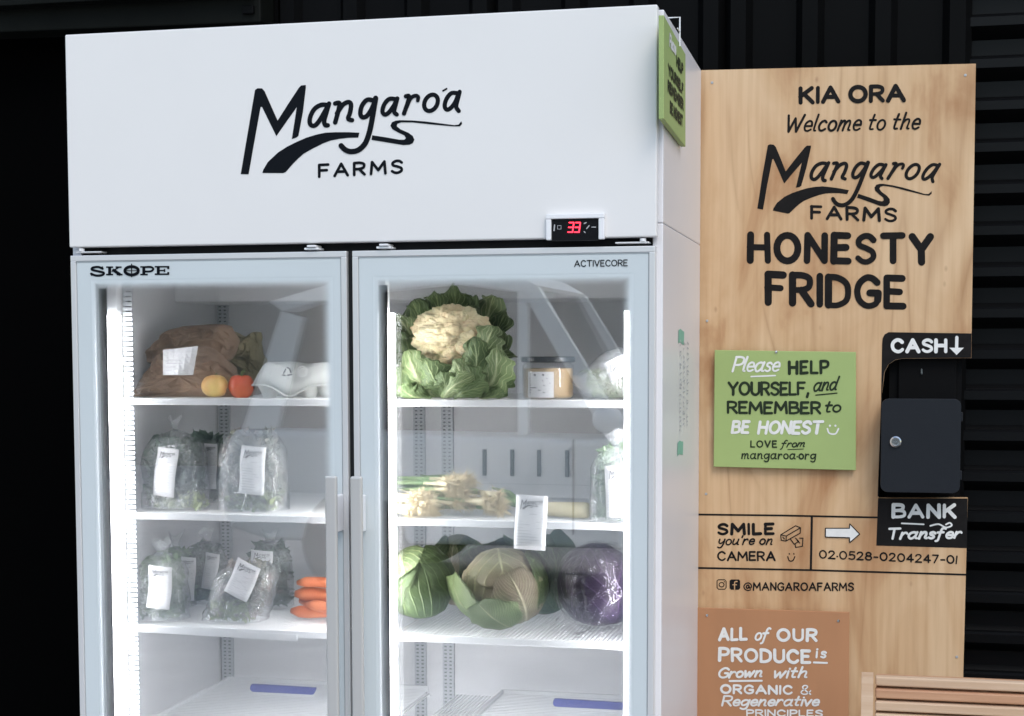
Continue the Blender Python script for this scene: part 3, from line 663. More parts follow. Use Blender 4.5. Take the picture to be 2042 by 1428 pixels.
lines_of(FB,'paintblack',bo,[smi],name='smiley')
z7=lambda x,y:(1380+x*.3277,960+y*.3277)
def cami(P):
    for pl in ([(540,325),(630,270),(660,282),(658,315),(572,363),(543,358),(540,325)],[(540,325),(574,332),(572,363)],[(574,332),(660,282)],[(600,352),(622,382),(650,365),(630,345)],[(655,345),(675,345),(672,395),(630,402),(628,382)],[(552,338),(562,350)],[(640,360),(655,375)]):
        P.line([z7(*p) for p in pl],1.9)
lines_of(FB,'paintblack',bo,[cami],name='camera_icon')
def ic1(P): P.ribbon([(1430,1158),(1433,1156),(1445,1156),(1448,1159),(1448,1172),(1445,1175),(1433,1175),(1430,1172)],1.8,closed=True); P.ring((1439,1166),5,4.4,1.8); P.disc((1444.5,1160),1.2)
def ic2(P): P.poly([(1455,1158),(1458,1155.5),(1473,1155.5),(1476,1158),(1476,1173),(1473,1176),(1458,1176),(1455,1173)])
lines_of(FB,'paintblack',bo,[ic1,ic2],name='social_icon')
def ic3(P): P.curve([(1470,1159.5),(1466,1160),(1465,1164),(1465,1175)],2.2); P.line([(1461.5,1166),(1469,1166)],1.8)
lines_of(FB,'ply',bo,[ic3],base=.0016,name='icon_letter')
ar=[(812,285),(958,285),(960,258),(1020,320),(960,372),(958,342),(812,338)]
lines_of(FB,'paintwhite',bo,[lambda P:P.poly([z7(*p) for p in ar])],base=.0016,name='white_arrow')
lines_of(FB,'paintblack',bo,[lambda P:P.line([z7(*p) for p in ar+[ar[0]]],1.9)],base=.0018,name='arrow_outline')
# black painted corner with CASH
lines_of(FB,'paintblack',bo,[lambda P:P.poly([(1759,800),(1759,685),(1760,675),(1764,667),(1772,662.5),(1937.2,665),(1936.6,713.5),(1800,714.5),(1785,717.5),(1771.5,727),(1763.5,742),(1761.5,760),(1757,800),(1752.5,990),(1750,990)]),
 lambda P:P.poly([(1751,993.5),(1929.5,994),(1928,1093),(1747.5,1088)])],name='black_painted_panel')
def dar(P): P.line([(1908,673),(1907.5,696)],6.5); P.poly([(1893,693.5),(1922,693.5),(1907.5,708)])
def trf(P): text(P,'Transfer',1767,1077,1920,1075,25,5.3,slant=.16,sp=.13); P.curve([z7(1450,270),z7(1500,260),z7(1545,280),z7(1580,268),z7(1568,252),z7(1545,262)],3.2)
lines_of(FB,'paintwhite',bo,[('CASH',1776,704.5,1889,705,30,7.2,D(sp=.3)),('BANK',1778,1034.5,1908,1034.5,31,7.2,D(sp=.28)),trf],base=.0018)
lines_of(FB,'paintwhite',bo,[lambda P:P.line([(1798,1043.5),(1842,1045.5)],3)],base=.0018,name='dash')
lines_of(FB,'paintwhite',bo,[dar],base=.0018,name='down_arrow')
# green sign on the board
for (px,py) in ((1420,165),(1925,150),(1410,640),(1908,1310),(1408,985)):
    p=at(px,py,YB); o=MB().lathe([(.0005,0),(.0032,0),(.0028,.0012),(.0005,.0014)],10).build('screw','pilaster',bo,local=True); o.rotation_euler=(R(90),0,0); o.location=p-ORG[bo.name]-Vector((0,.0002,0))
def sign(Y,corners,m,name,label,cat,th=.006):
    c=[at(x,y,Y) for x,y in corners]; base=(c[0]+c[2])/2
    t=thing(name,tuple(base),label,cat)
    b=MB(); b.add([v for v in c]+[v+Vector((0,th,0)) for v in c],[(0,1,2,3),(7,6,5,4),(0,4,5,1),(1,5,6,2),(2,6,7,3),(3,7,4,0)]); b.build('board',m,t,bevel=.0012)
    return t
YS=.684
gs=sign(YS,[(1425,698),(1707,702),(1707,938),(1423,931)],'green','green_sign','square green painted sign with black and white lettering on the plywood board','sign')
FS=onY(YS)
lines_of(FS,'darkgreen',gs,[('HELP',1571,748,1654,746,29,6,D(sp=.3)),('YOURSELF,',1451,790,1614,789,29,5.4,D(sp=.2)),('and',1620,782,1673,779,30,4.2,D(slant=.2,sp=.12)),
 ('REMEMBER',1449,826,1638,827,27,5.6,D(sp=.22)),('to',1643,824,1679,823,26,4.4,D(slant=.12,sp=.12)),('LOVE',1496,893,1550,893,15,3.0,D(sp=.34)),('from',1556,893,1607,892,16,2.6,D(slant=.25,sp=.14)),('mangaroa·org',1478,916,1628,917,19,2.9,D(sp=.2))])
lines_of(FS,'darkgreen',gs,[lambda P:P.line([(1627,788),(1669,784)],2.6),lambda P:P.line([(1571,896.5),(1602,895.5)],1.6)],name='underline')
lines_of(FS,'paintwhite',gs,[('Please',1459,743,1558,742,33,4.6,D(slant=.22,sp=.12)),('BE',1457,866,1496,866,28,6.2,D(slant=.12,sp=.3)),('HONEST',1509,867,1642,867,29,6.4,D(slant=.14,sp=.25))])
lines_of(FS,'paintwhite',gs,[lambda P:P.line([(1498,751),(1546,749)],3)],name='underline')
def smi2(P): P.curve([(1650,855),(1654,864),(1666,865),(1672,855)],3.2); P.disc((1655,849),2.2); P.disc((1666,849),2.2)
lines_of(FS,'paintwhite',gs,[smi2],name='smiley')
def screw(parent,px,py,Y):
    p=at(px,py,Y); o=MB().lathe([(.0005,0),(.0034,0),(.003,.0016),(.0005,.002)],12).build('screw','chrome',parent,local=True); o.rotation_euler=(R(90),0,0); o.location=p-ORG[parent.name]-Vector((0,.0003,0))
screw(gs,1548,702,YS-.0005)
# tan sign
ts=sign(YS,[(1390,1212),(1694,1221),(1690,1640),(1386,1640)],'brown','tan_sign','tan painted sign about produce, screwed low on the plywood board','sign')
lines_of(FS,'paintwhite',ts,[('ALL',1432,1279,1491,1278,28,6.2,D(sp=.3)),('of',1503,1279,1536,1277,27,4.4,D(slant=.22,sp=.1)),('OUR',1548,1280,1631,1281,28,6.4,D(sp=.32)),
 ('PRODUCE',1432,1320,1618,1325,30,6.6,D(sp=.28)),('is',1626,1313,1649,1313,23,4.2,D(sp=.3)),('Grown',1430,1354,1523,1351,23,4.6,D(slant=.2,sp=.14)),('with',1540,1353,1613,1353,25,4.6,D(slant=.2,sp=.16)),
 ('ORGANIC',1436,1384,1581,1386,20,4.6,D(sp=.3)),('&',1596,1386,1618,1386,21,3.2),('Regenerative',1438,1409,1636,1409,23,4.2,D(slant=.2,sp=.14)),('PRINCIPLES',1488,1429,1641,1430,15,3.4,D(sp=.24))])
lines_of(FS,'paintwhite',ts,[lambda P:P.line([(1623,1321),(1649,1322)],4),lambda P:P.line([(1455,1358),(1519,1357.5)],4)],name='underline')
screw(ts,1410,1227,YS); screw(ts,1672,1238,YS)
# cash box in the notch
cb=thing('cash_box',(1.72,.70,1.18),'black metal cash box with a key lock hung in the notch of the board','cash box')
def rrect(x0,x1,y0,y1,r,n=5):
    out=[]
    for cx,cy,a0 in ((x1-r,y1-r,0),(x0+r,y1-r,90),(x0+r,y0+r,180),(x1-r,y0+r,270)):
        for i in range(n+1): a=R(a0+90*i/n); out.append((cx+r*math.cos(a),cy+r*math.sin(a)))
    return out
YC=.635; a=at(1758,795,YC); b=at(1914,984,YC)
bx=MB(); bx.prism(rrect(a.x,b.x,b.z,a.z,.016),lambda x,z,o:Vector((x,YC-o,z)),.012); bx.build('lid','cashbox',cb,bevel=.003,seg=3,smooth=False)
bx=MB(); bx.prism(rrect(a.x+.003,b.x-.003,b.z+.003,a.z-.003,.014),lambda x,z,o:Vector((x,YC+.0135-o,z)),.07); bx.build('body','matteblack',cb,bevel=.002)
e0=at(1792,718,.722); e1=at(1903,1000,.722)
MB().box(e0.x,e1.x,.7205,.73,e1.z-.02,e0.z+.02).build('back_plate','matteblack',cb,bevel=.002)
MB().box(1.66,1.82,.7305,.75,1.1,1.55).build('back_rail','matteblack',cb)
p=at(1786,881,YC-.002)
o=MB().lathe([(.0005,0),(.0125,0),(.0125,.003),(.0095,.006),(.008,.006),(.0075,.004),(.0005,.004)],24).build('lock','chrome',cb,local=True); o.rotation_euler=(R(90),0,0); o.location=p-ORG[cb.name]
o2=MB().box(-.0045,.0045,-.0012,.0012,.0042,.0062).build('keyhole','slotdark',o,local=True)
MB().box(b.x-.0005,b.x+.004,YC+.004,YC+.02,a.z-.05,a.z-.03).build('hinge','cashbox',cb,bevel=.001)
MB().box(b.x-.0005,b.x+.004,YC+.004,YC+.02,b.z+.03,b.z+.05).build('hinge','cashbox',cb,bevel=.001)
p=at(1838,741,.7195); MB().box(p.x-.0018,p.x+.0018,.716,.7203,p.z-.006,p.z+.006).build('keyhole','chrome',cb)
# green sign on the side of the fridge
XS=X1+.012
a=Vector((XS,.035,2.118)); b=Vector((XS,.385,2.118))
sg=thing('green_side_sign',(XS,.21,2.03),'green painted sign hung on the right side of the fridge near its top','sign')
zt0,zt1,zb0,zb1=atX(1324,30,XS),atX(1367,108,XS),atX(1324,237,XS),atX(1367,293,XS)
b_=MB(); cs=[zb0,zb1,zt1,zt0]; b_.add(cs+[v-Vector((.010,0,0)) for v in cs],[(0,1,2,3),(7,6,5,4),(0,4,5,1),(1,5,6,2),(2,6,7,3),(3,7,4,0)]); b_.build('board','green',sg,bevel=.0012)
ya,yb_=zb0.y,zb1.y; za,zz=zb0.z,zt0.z
def FX(u,v,o): return Vector((XS+o,ya+(yb_-ya)*u/100,zz-(zz-za)*v/60))
lines_of(FX,'darkgreen',sg,[('HELP',52,20,84,20,8,2.4),('YOURSELF',16,32,86,32,8,2.4,D(sp=.25)),('REMEMBER',14,42,88,42,8,2.4,D(sp=.25)),('BE HONEST',24,53,84,53,8,2.2,D(sp=.25))])
lines_of(FX,'paintwhite',sg,[('Please',20,14,50,14,9,2.2,D(slant=.1,sp=.12))])
q0=atX(1340,50,XS)
wm=MB(); wm.tube([(XS+.003,.155,2.10),(XS+.003,.155,2.156),(XS-.03,.155,2.156),(XS-.03,.155,2.148)],.0016,6); wm.tube([(XS+.003,.12,2.128),(XS+.003,.155,2.128)],.0012,6)
wm.build('wire_hook','white',sg)
# ================================================================ BENCH (only its back is in view)
bn=thing('slatted_bench',(2.1,.30,0),'pale slatted timber bench standing in front of the plywood board and shutter','bench')
pA=at(1748,1345,.30)
XL=1.632; ztop=pA.z
n=15
for i in range(n):
    z=ztop-.010-i*.0245; y=.30-i*.006
    c=MB().box(XL+.004,XL+1.5,y-.016,y+.006,z-.0105,z+.0088); c.build('slat','wood2' if i%3==1 else 'wood1',bn,bevel=.003)
    if i<n-1: MB().box(XL+.006,XL+1.498,y+.0065,y+.014,z-.0245,z+.0088).build('backing_strip','wood2',bn)
def post(x0,x1):
    y1=.33
    po=[(.305,ztop-.002),(.33,ztop-.002),(.33,0),(.26,0),(.235,.45),(.274,ztop-.03),(.278,ztop-.003)]
    MB().prism(po,lambda y,z,o:Vector((x1-.0+o,y,z)),x1-x0).build('post','wood1',bn,bevel=.004)
post(XL-.024,XL); post(XL+1.505,XL+1.535)
for i in range(6):
    MB().box(XL-.02,XL+1.52,.20-i*.075-.06,.20-i*.075,.415,.435).build('seat_slat','wood1',bn,bevel=.003)
for x in (XL-.03,XL+1.505):
    MB().box(x,x+.03,-.24,-.19,0,.412).build('front_leg','wood1',bn,bevel=.003); MB().box(x+.002,x+.028,-.189,.234,.36,.412).build('side_rail','wood1',bn,bevel=.003)
# ================================================================ PRODUCE
rnd=random.Random(11)
def label_mesh(parent,c,w_,h,rot,Y,name='label',only_m=False,curl=.006,seedk=0,logo_w=1.0):
    """paper label centred at c (x,z) on plane Y, turned rot degrees in its plane; returns the paper"""
    cr,sr=math.cos(R(rot)),math.sin(R(rot))
    def F_(x,y,o=0):   # x,y in 0..1 with y down
        dx,dz=(x-.5)*w_,(.5-y)*h
        return Vector((c[0]+dx*cr-dz*sr, Y-o+curl*((x-.5)*2)**2*.6+curl*.5*math.sin(y*6+seedk), c[1]+dx*sr+dz*cr))
    m=MB(); m.grid(6,8,lambda u,v:F_(u,v)); pa=m.build(name,'paper',parent,smooth=True,solid=.0003)
    P=Paint(F_,.0009); 
    asp=w_/h
    T_=lambda x,y:(.08+x/2042*.84,.05+y/942*.36*asp*1.2)
    logo(P,T_,full=not only_m,ws=.8); pr=P.build('printed_mark','ink',pa)
    P=Paint(F_,.0009)
    yy=.05+.42*asp*1.2
    P.ribbon([(.45,yy),(.7,yy)],.012); yy+=.05
    P.ribbon([(.08,yy+.02),(.92,yy+.02)],.006)
    k=0
    yy+=.09
    while yy<.95:
        P.ribbon([(.10,yy),(.10+random.Random(k+seedk).uniform(.35,.78),yy)],.010); yy+=.055; k+=1
    P.build('fine_print','inkpale',pa); return pa
def leafcloud(n,fn,size,seed,m,parent,name='leaves',kind='stuff'):
    rg=random.Random(seed); mb=MB()
    for i in range(n):
        c=fn(rg); s_=size*rg.uniform(.5,1.3)
        d=Vector((rg.gauss(0,1),rg.gauss(0,1),rg.gauss(0,1))).normalized(); e=d.cross(Vector((rg.gauss(0,1),rg.gauss(0,1),rg.gauss(0,1)))).normalized(); f=d.cross(e)
        mb.add([c-d*s_,c-d*s_*.3+e*s_*.45+f*s_*.2,c+d*s_,c-d*s_*.3-e*s_*.45+f*s_*.2,c+f*s_*-.05],[(0,1,4),(1,2,4),(2,3,4),(3,0,4)])
    return mb.build(name,m,parent,kind=kind)
def bag(base,w_,d,h,label,cat='bag of greens',leaves='greens',seed=1,neck=.1,knot=True,fill=.72,lean=0,lab=None,plastic='plastic',group=None,n=420,size=.016,flare=.05,topz=None,rot=0,flat=False):
    """clear bag; base centre (x,y,z); tapering to a tied neck"""
    t=thing('produce_bag',base,label,cat,group)
    bx,by,bz=base
    def shape(v):
        if flat: return 1-.35*max(0,(v-.5)/.5)**2
        if v<.62: return 1-.08*v
        s_=(v-.62)/.38; return .95*(1-s_**2.6)+neck*(s_**2.6)
    def pos(u,v,k=1.0):
        a=2*math.pi*u; ca,sa=math.cos(a),math.sin(a)
        e=.62
        x=math.copysign(abs(ca)**e,ca); y=math.copysign(abs(sa)**e,sa)
        r=shape(v)*k
        nz=mnoise.noise(Vector((x*2.2+seed,y*2.2,v*4.5)))*.08+mnoise.noise(Vector((x*6+seed,y*6,v*11)))*.035
        return Vector((bx+x*w_/2*(r+nz*(r>.3))+lean*v*h, by+y*d/2*(r+nz), bz+.002+v*h))
    m=MB(); m.grid(40,26,lambda u,v:pos(u,v)); 
    m.build('plastic_film',plastic,t,smooth=True)
    def inside(rg):
        while 1:
            x,y=rg.uniform(-1,1),rg.uniform(-1,1)
            v=rg.random()**1.05*min(.93,fill*1.18)
            q=pos(math.atan2(y,x)/(2*math.pi)%1,v,.80); c=Vector((bx+lean*v*h,by,q.z)); k=rg.random()**.35
            return c+(q-c)*k+Vector((0,0,size*.7))
    leafcloud(int(n*1.7),inside,size*1.1,seed,leaves,t)
    if knot:
        k=MB(); top=Vector((bx+lean*h,by,bz+h))
        k.grid(14,8,lambda u,v:top+Vector((math.cos(2*math.pi*u)*(neck*w_/2*.7+flare*.75*v**1.5*(.25+.14*math.sin(u*19+seed))),math.sin(2*math.pi*u)*(neck*d/2*.7+flare*.3*v),v*flare*.62*(.9+.25*math.sin(u*13+seed)))))
        k.build('twisted_top',plastic,t,smooth=True)
        MB().lathe([(neck*w_*.36+.001,0),(neck*w_*.36+.0025,.002),(neck*w_*.36+.001,.004)],14,c=(top.x,top.y,top.z-.002)).build('tie','slotdark',t)
    if lab:
        (px,py,lw,lh,rt_)=lab; q=at(px,py,by-d/2-.006); label_mesh(t,(q.x,q.z),lw,lh,rt_,by-d/2-.009,seedk=seed)
    return t
mm=1/965.
S1,S2,S3=ZS[0]+.0005,ZS[1]+.0005,ZS[2]+.0005
def base(px,py,Y,z): q=at(px,py,Y); return (q.x,Y,z)
def pw(px,Y): return px*(Y+3.0)/F*1.0
# left, shelf two
bag(base(352,1018,.18,S2),pw(140,.18),.10,.170,'tied clear bag of dark leafy greens at the left end of the second shelf','bag of greens','darkgreens',1,lab=(330,942,pw(48,.15),pw(104,.15),-7),n=620,size=.014,fill=.70)
bag(base(507,1018,.18,S2),pw(146,.18),.10,.172,'untied clear bag of pinkish green leaves, label upright, second shelf of the left door','bag of greens','purpleleaves',3,lab=(503,938,pw(56,.15),pw(102,.15),-5),n=620,size=.014,fill=.78,knot=False,neck=.45)
for nm,px_,sd in ((0,352,61),(1,500,62)):
    bg=[o for o in bpy.data.objects if o.get('category')=='bag of greens'][nm]
    c_=at(px_,1005,.14); leafcloud(260,lambda rg:Vector((c_.x+rg.uniform(-.052,.052),.135+rg.uniform(0,.05),S2+.006+rg.random()**1.5*.035)),.010,sd,'paleleaves',bg,'pale_stems')
b3=bag(base(405,1012,.33,S2),pw(110,.33),.09,.15,'dark bag behind the tied bag of greens on the second left shelf','bag of greens','darkgreens',5,n=350,fill=.8,neck=.3,knot=False)
q=at(418,930,.27); label_mesh(b3,(q.x,q.z),pw(30,.3),pw(96,.3),-2,.27)
# left, shelf three
bag(base(326,1240,.15,S3),pw(112,.15),.085,.142,'front clear bag of pale greens at the left end of the third shelf','bag of greens','greens',11,lab=(318,1171,pw(54,.12),pw(92,.12),-5),n=520,fill=.75,size=.012,neck=.3)
b5=bag(base(352,1212,.30,S3),pw(72,.3),.09,.135,'narrow bag tucked right behind the front bag on the third left shelf','bag of greens','greens',13,n=300,neck=.2,flare=.06); q=at(371,1155,.24); label_mesh(b5,(q.x,q.z),pw(34,.3),pw(92,.3),-3,.245)
b6=bag(base(415,1200,.38,S3),pw(78,.38),.09,.14,'bag at the back of the third left shelf, its white label folded','bag of greens','darkgreens',15,n=320,neck=.25,flare=.05); q=at(417,1140,.32); label_mesh(b6,(q.x,q.z),pw(32,.35),pw(78,.35),-8,.325)
t=bag(base(470,1232,.17,S3),pw(138,.17),.10,.125,'clear bag of pale sprouts with a tilted label, middle of the third left shelf','bag of sprouts','purpleleaves',17,lab=(484,1156,pw(56,.13),pw(80,.13),-25),n=620,size=.011,fill=.85,neck=.5,knot=False,lean=.30)
leafcloud(240,lambda rg:Vector((at(455,1215,.13).x+rg.uniform(-.045,.045),.125+rg.uniform(0,.03),S3+.006+rg.random()*.04)),.009,71,'paleleaves',t,'sprouts')
b8=bag(base(540,1205,.34,S3),pw(92,.34),.09,.15,'tall dark bag behind the sprouts with only the top of its label showing','bag of greens','darkgreens',19,n=420,neck=.3,knot=True,flare=.045); q=at(518,1122,.28); label_mesh(b8,(q.x,q.z),pw(50,.3),pw(50,.3),-4,.285)
# right, shelf one and two
t=thing('produce_bag',base(1200,795,.20,S1),'white labelled clear bag of sprouts lying at the right end of the top shelf','bag of sprouts')
def flatbag(t):
    pts=[(1138,757),(1168,735),(1210,700),(1262,700),(1275,795),(1180,795),(1155,775)]
    c=Vector((sum(p[0] for p in pts)/7,sum(p[1] for p in pts)/7,0))
    m=MB(); ring=[]
    def f(u,v):
        L=catmull(pts,4,closed=True); i=u*len(L); a=L[int(i)%len(L)]
        k=abs(2*v-1); r=math.sqrt(max(0,1-k*k)) if k<1 else 0
        px=c.x+(a[0]-c.x)*(.02+.98*r); py=c.y+(a[1]-c.y)*(.02+.98*r)
        q=at(px,py,.17); return Vector((q.x,.17+(v-.5)*.09+.006*mnoise.noise(q*50),max(q.z,S1+.002)))
    m.grid(28,12,f); m.build('plastic_film','plastic',t,smooth=True)
    leafcloud(620,lambda rg:(lambda q:Vector((q.x,.17+rg.uniform(-.02,.025),max(q.z,S1+.008))))(at(rg.triangular(1165,1262,1228),rg.uniform(738,790),.17)),.010,5,'paleleaves',t,'sprouts')
    q=at(1236,732,.13); label_mesh(t,(q.x,q.z),pw(56,.13),pw(40,.13),24,.125,only_m=True)
flatbag(t)
bag(base(1232,1035,.13,S2),pw(112,.13),.08,.150,'tied clear bag with a white label at the right end of the second shelf','bag of greens','greens',23,lab=(1236,980,pw(58,.1),pw(104,.1),2),n=560,size=.011,fill=.9,neck=.35)
# brown paper bag
pb=thing('paper_bag',base(395,795,.25,S1),'crumpled brown paper bag with a white label lying on the top left shelf','paper bag')
def sheet_bag(parent,name,outline,Y,depth,m,seed,zmin):
    cx=sum(p[0] for p in outline)/len(outline); cy=sum(p[1] for p in outline)/len(outline); L=catmull(outline,5,closed=True)
    def f(u,v):
        a=L[int(u*len(L))%len(L)]; th=math.pi*v; r=math.sin(th)**.55 if 0<v<1 else 0
        px=cx+(a[0]-cx)*r; py=cy+(a[1]-cy)*r; q=at(px,py,Y)
        n_=mnoise.noise(Vector((px*.02+seed,py*.03,v*3)))*.024+abs(mnoise.noise(Vector((px*.05+seed,py*.06,v*5))))*.030
        return Vector((q.x,Y-math.cos(th)*depth/2+n_,max(q.z,zmin)))
    mb=MB(); mb.grid(len(L),22,f); return mb.build(name,m,parent,smooth=False)
sheet_bag(pb,'lower_fold',[(268,795),(282,765),(300,732),(325,700),(400,690),(450,720),(478,752),(500,796),(400,797)],.21,.12,'paperbag',3,S1)
sheet_bag(pb,'rolled_top',[(290,705),(318,675),(345,655),(395,648),(452,650),(470,690),(445,730),(380,735),(320,725),(296,725)],.27,.10,'paperbag',8,S1)
sheet_bag(pb,'side_crease',[(395,700),(420,668),(455,660),(490,672),(515,662),(520,700),(530,745),(505,795),(450,792),(420,740)],.34,.10,'olive',12,S1)
q=at(360,722,.13)
lab=MB(); lp=[(325,700),(378,692),(407,692),(388,720),(385,748),(325,747)]
lab.grid(6,5,lambda u,v:(lambda px,py:at(px,py,.135+.008*math.sin(u*5+v*3)))(325+u*(60+10*(1-v))+0,698-8*u*(1-v)+v*50)); lb=lab.build('label','paper',pb,solid=.0004)
P=Paint(onY(.130),0); 
for i in range(4): P.ribbon([(332,718+i*7),(332+[34,40,28,36][i],718+i*7)],1.0)
P.build('fine_print','inkpale',lb)
# small things
q=at(428,768,.16); ap=thing('apple',(q.x,.16,S1),'yellow blushed apple in front of the brown paper bag','apple')
rA=pw(28,.16)
MB().sphere((q.x,.16,S1+rA*.86),(rA,rA,rA*.9),28,18,fn=lambda d:1.02-.10*max(0,abs(d.z)-.8)/.2+.015*math.sin(3*math.atan2(d.y,d.x))).build('flesh','apple',ap,smooth=True)
MB().tube([(q.x,.16,S1+rA*1.55),(q.x+.004,.163,S1+rA*1.85)],[.0016,.0012],6).build('stalk','stem',ap)
q=at(481,769,.17); ca=thing('capsicum',(q.x,.17,S1),'orange red capsicum beside the yellow apple','capsicum')
MB().sphere((q.x,.17,S1+rA*.88),(rA*.92,rA*.9,rA*.95),36,18,fn=lambda d:(.98+.15*abs(math.cos(2*math.atan2(d.y,d.x)+.5)))*(1-.25*max(0,d.z-.7)/.3)).build('flesh','capsicum',ca,smooth=True)
MB().tube([(q.x,.17,S1+rA*1.45),(q.x+.003,.168,S1+rA*1.85),(q.x+.009,.165,S1+rA*2.0)],[.004,.003,.0035],8).build('stalk','stem',ca)
# egg carton
q0=at(512,795,.17); q1=at(690,795,.17); ec=thing('egg_carton',((q0.x+q1.x)/2,.2,S1),'pale grey moulded egg carton at the right of the top left shelf','egg carton')
x0,x1=q0.x+.012,q1.x; zl=at(600,768,.15).z; zt=at(600,722,.15).z
def lidf(u,v):
    # v 0..1 runs across the depth over the domed lid
    x=x0-.006+(x1-x0+.012)*u; y=.13+.17*v; k=min(1,min(u,1-u)*9)*1.0
    hh=(zt-zl)*min(1,math.sin(math.pi*min(max(v,.0),1))*2.2)**.6*(.25+.75*k**.6)
    dip=.012*math.exp(-((u-.42)/.16)**2)*(1-v)
    return Vector((x,y+(0 if v>0 else 0),zl-dip*2+hh))
MB().grid(40,20,lidf).build('lid','pulp',ec,smooth=True,solid=.0025)
MB().tube([lidf(i/30,0)+Vector((0,-.002,0)) for i in range(31)],.0022,6).build('rim','pulp',ec,smooth=True)
for i in range(4):
    for j in range(2):
        cx=x0+.022+i*(x1-x0-.03)/3.6; cy=.16+j*.08
        MB().lathe([(.001,0),(.013,0),(.016,.006),(.024,zl-S1-.006),(.0245,zl-S1-.003)],16,c=(cx,cy,S1+.0005)).build('cup','pulp',ec,smooth=True)
lid=[o for o in ec.children if o.name.startswith('lid')][0]
P=Paint(lambda x,y,o:at(x,y,.1285)+Vector((0,-o,0)),.0006)
P.line([(566,744),(570,736)],3); P.line([(573,733),(578,736),(580,742)],3); P.line([(582,747),(574,748.5)],3); P.line([(564,748),(569,749)],3); P.build('recycling_mark','ink',lid)
P=Paint(lambda x,y,o:at(x,y,.1285)+Vector((0,-o,0)),.0006); P.ring((603,741),10,10,1.6); P.ring((603,741),6,6,1.0); P.build('round_mark','paper',lid)
# carrots
for i,(px,py,L,rr,dy) in enumerate([(592,1162,150,11,.0),(585,1187,150,15,.01),(608,1208,140,12,-.02),(580,1218,150,13,.0),(600,1196,140,12,.05)]):
    y=.20+dy; p=at(px,py,y); p.z=max(p.z,S3+pw(rr,y))
    r0=pw(rr,y); pts=[];rs=[]
    for k in range(9):
        s_=k/8; pts.append(p+Vector((s_*pw(L,y),.01*math.sin(s_*3+i)+s_*.03*(i%2),.002*math.sin(s_*7+i)))); rs.append(r0*min(1,.42+2.6*s_**.6)*(1+.04*math.sin(k*3+i)))
    c=thing('carrot',(p.x,y,S3),['orange carrot on top of the carrot pile on the third left shelf','pale tipped thick carrot second from the top of the carrot pile','short carrot lying third in the carrot pile by the door handle','lowest orange carrot resting on the third left shelf','carrot at the back of the carrot pile on the third left shelf'][i],'carrot','carrots piled on the third shelf')
    MB().tube(pts,rs,14).build('root','carrot',c,smooth=True)
# jar
q=at(1093,790,.17); jx=q.x; jr=pw(52,.17); jh=.078
jr_=thing('jar',(jx,.17,S1),'glass jar of tan spread with a black lid and white label','jar')
MB().lathe([(.001,.0),(jr*.92,0),(jr,.006),(jr,jh*.86),(jr*.9,jh*.93),(jr*.88,jh*.96)],40,c=(jx,.17,S1)).build('glass_body','jarglass',jr_,smooth=True)
MB().lathe([(.001,.003),(jr*.9,.003),(jr*.965,.008),(jr*.965,jh*.80),(.001,jh*.80)],40,c=(jx,.17,S1)).build('spread','spread',jr_,smooth=False)
ld=MB().lathe([(.001,0),(jr*1.0,0),(jr*1.06,.002),(jr*1.06,.010),(jr*1.03,.012),(.001,.012)],40,c=(jx,.17,S1+jh*.955)).build('lid','lid',jr_,smooth=False,bevel=.0008)
def jl(u,v): 
    a=R(-128+62*u); return Vector((jx+math.cos(a)*(jr+.0008),.17+math.sin(a)*(jr+.0008),S1+.004+.052*v))
lj=MB().grid(12,4,jl).build('label','paper',jr_,smooth=True)
P=Paint(lambda x,y,o:(lambda a:Vector((jx+math.cos(a)*(jr+.0010+o),.17+math.sin(a)*(jr+.0010+o),S1+.004+.052*(1-y))))(R(-128+62*x)),.0004)
P.ribbon([(.28,.12),(.66,.12)],.07)
for i in range(7): P.ribbon([(.08,.26+i*.09),(.08+[.7,.55,.8,.6,.3,.45,.6][i],.26+i*.09)],.03)
P.build('fine_print','ink',lj)
# hanging price tag
tg=thing('price_tag',tuple(at(1058,985,.07)),'white price tag with the farm word mark hanging over the second right shelf','price tag')
q=at(1058,1042,.070); label_mesh(tg,(q.x,q.z),pw(66,.07),pw(112,.07),-2.5,.068,name='card')
# blue strips on the lowest shelf
for i,(a_,b_2) in enumerate((((497,1383),(630,1383)),((1101,1397),(1250,1397)))):
    p=at(*a_,.46); q=at(*b_2,.46)
    MBs=MB(); MBs.prism([(p.x+.004,.6855+.030),(q.x,.6855+.028),(q.x-.008,.6855+.011),(p.x+.006,.6855+.011),(p.x,.6855+.018)],lambda x,z,o:Vector((x,.46-o,z)),.012)
    bs=thing('blue_strip',(p.x,.46,.686),['short blue plastic strip clipped to a wire tray on the lowest left shelf','blue plastic strip clipped to a wire tray on the lowest right shelf'][i],'plastic strip')
    MBs.build('strip','blue',bs,bevel=.003)
    MB().box(p.x+.01,q.x-.01,.464,.470,.6857,.7).build('clip_foot','wire',bs)
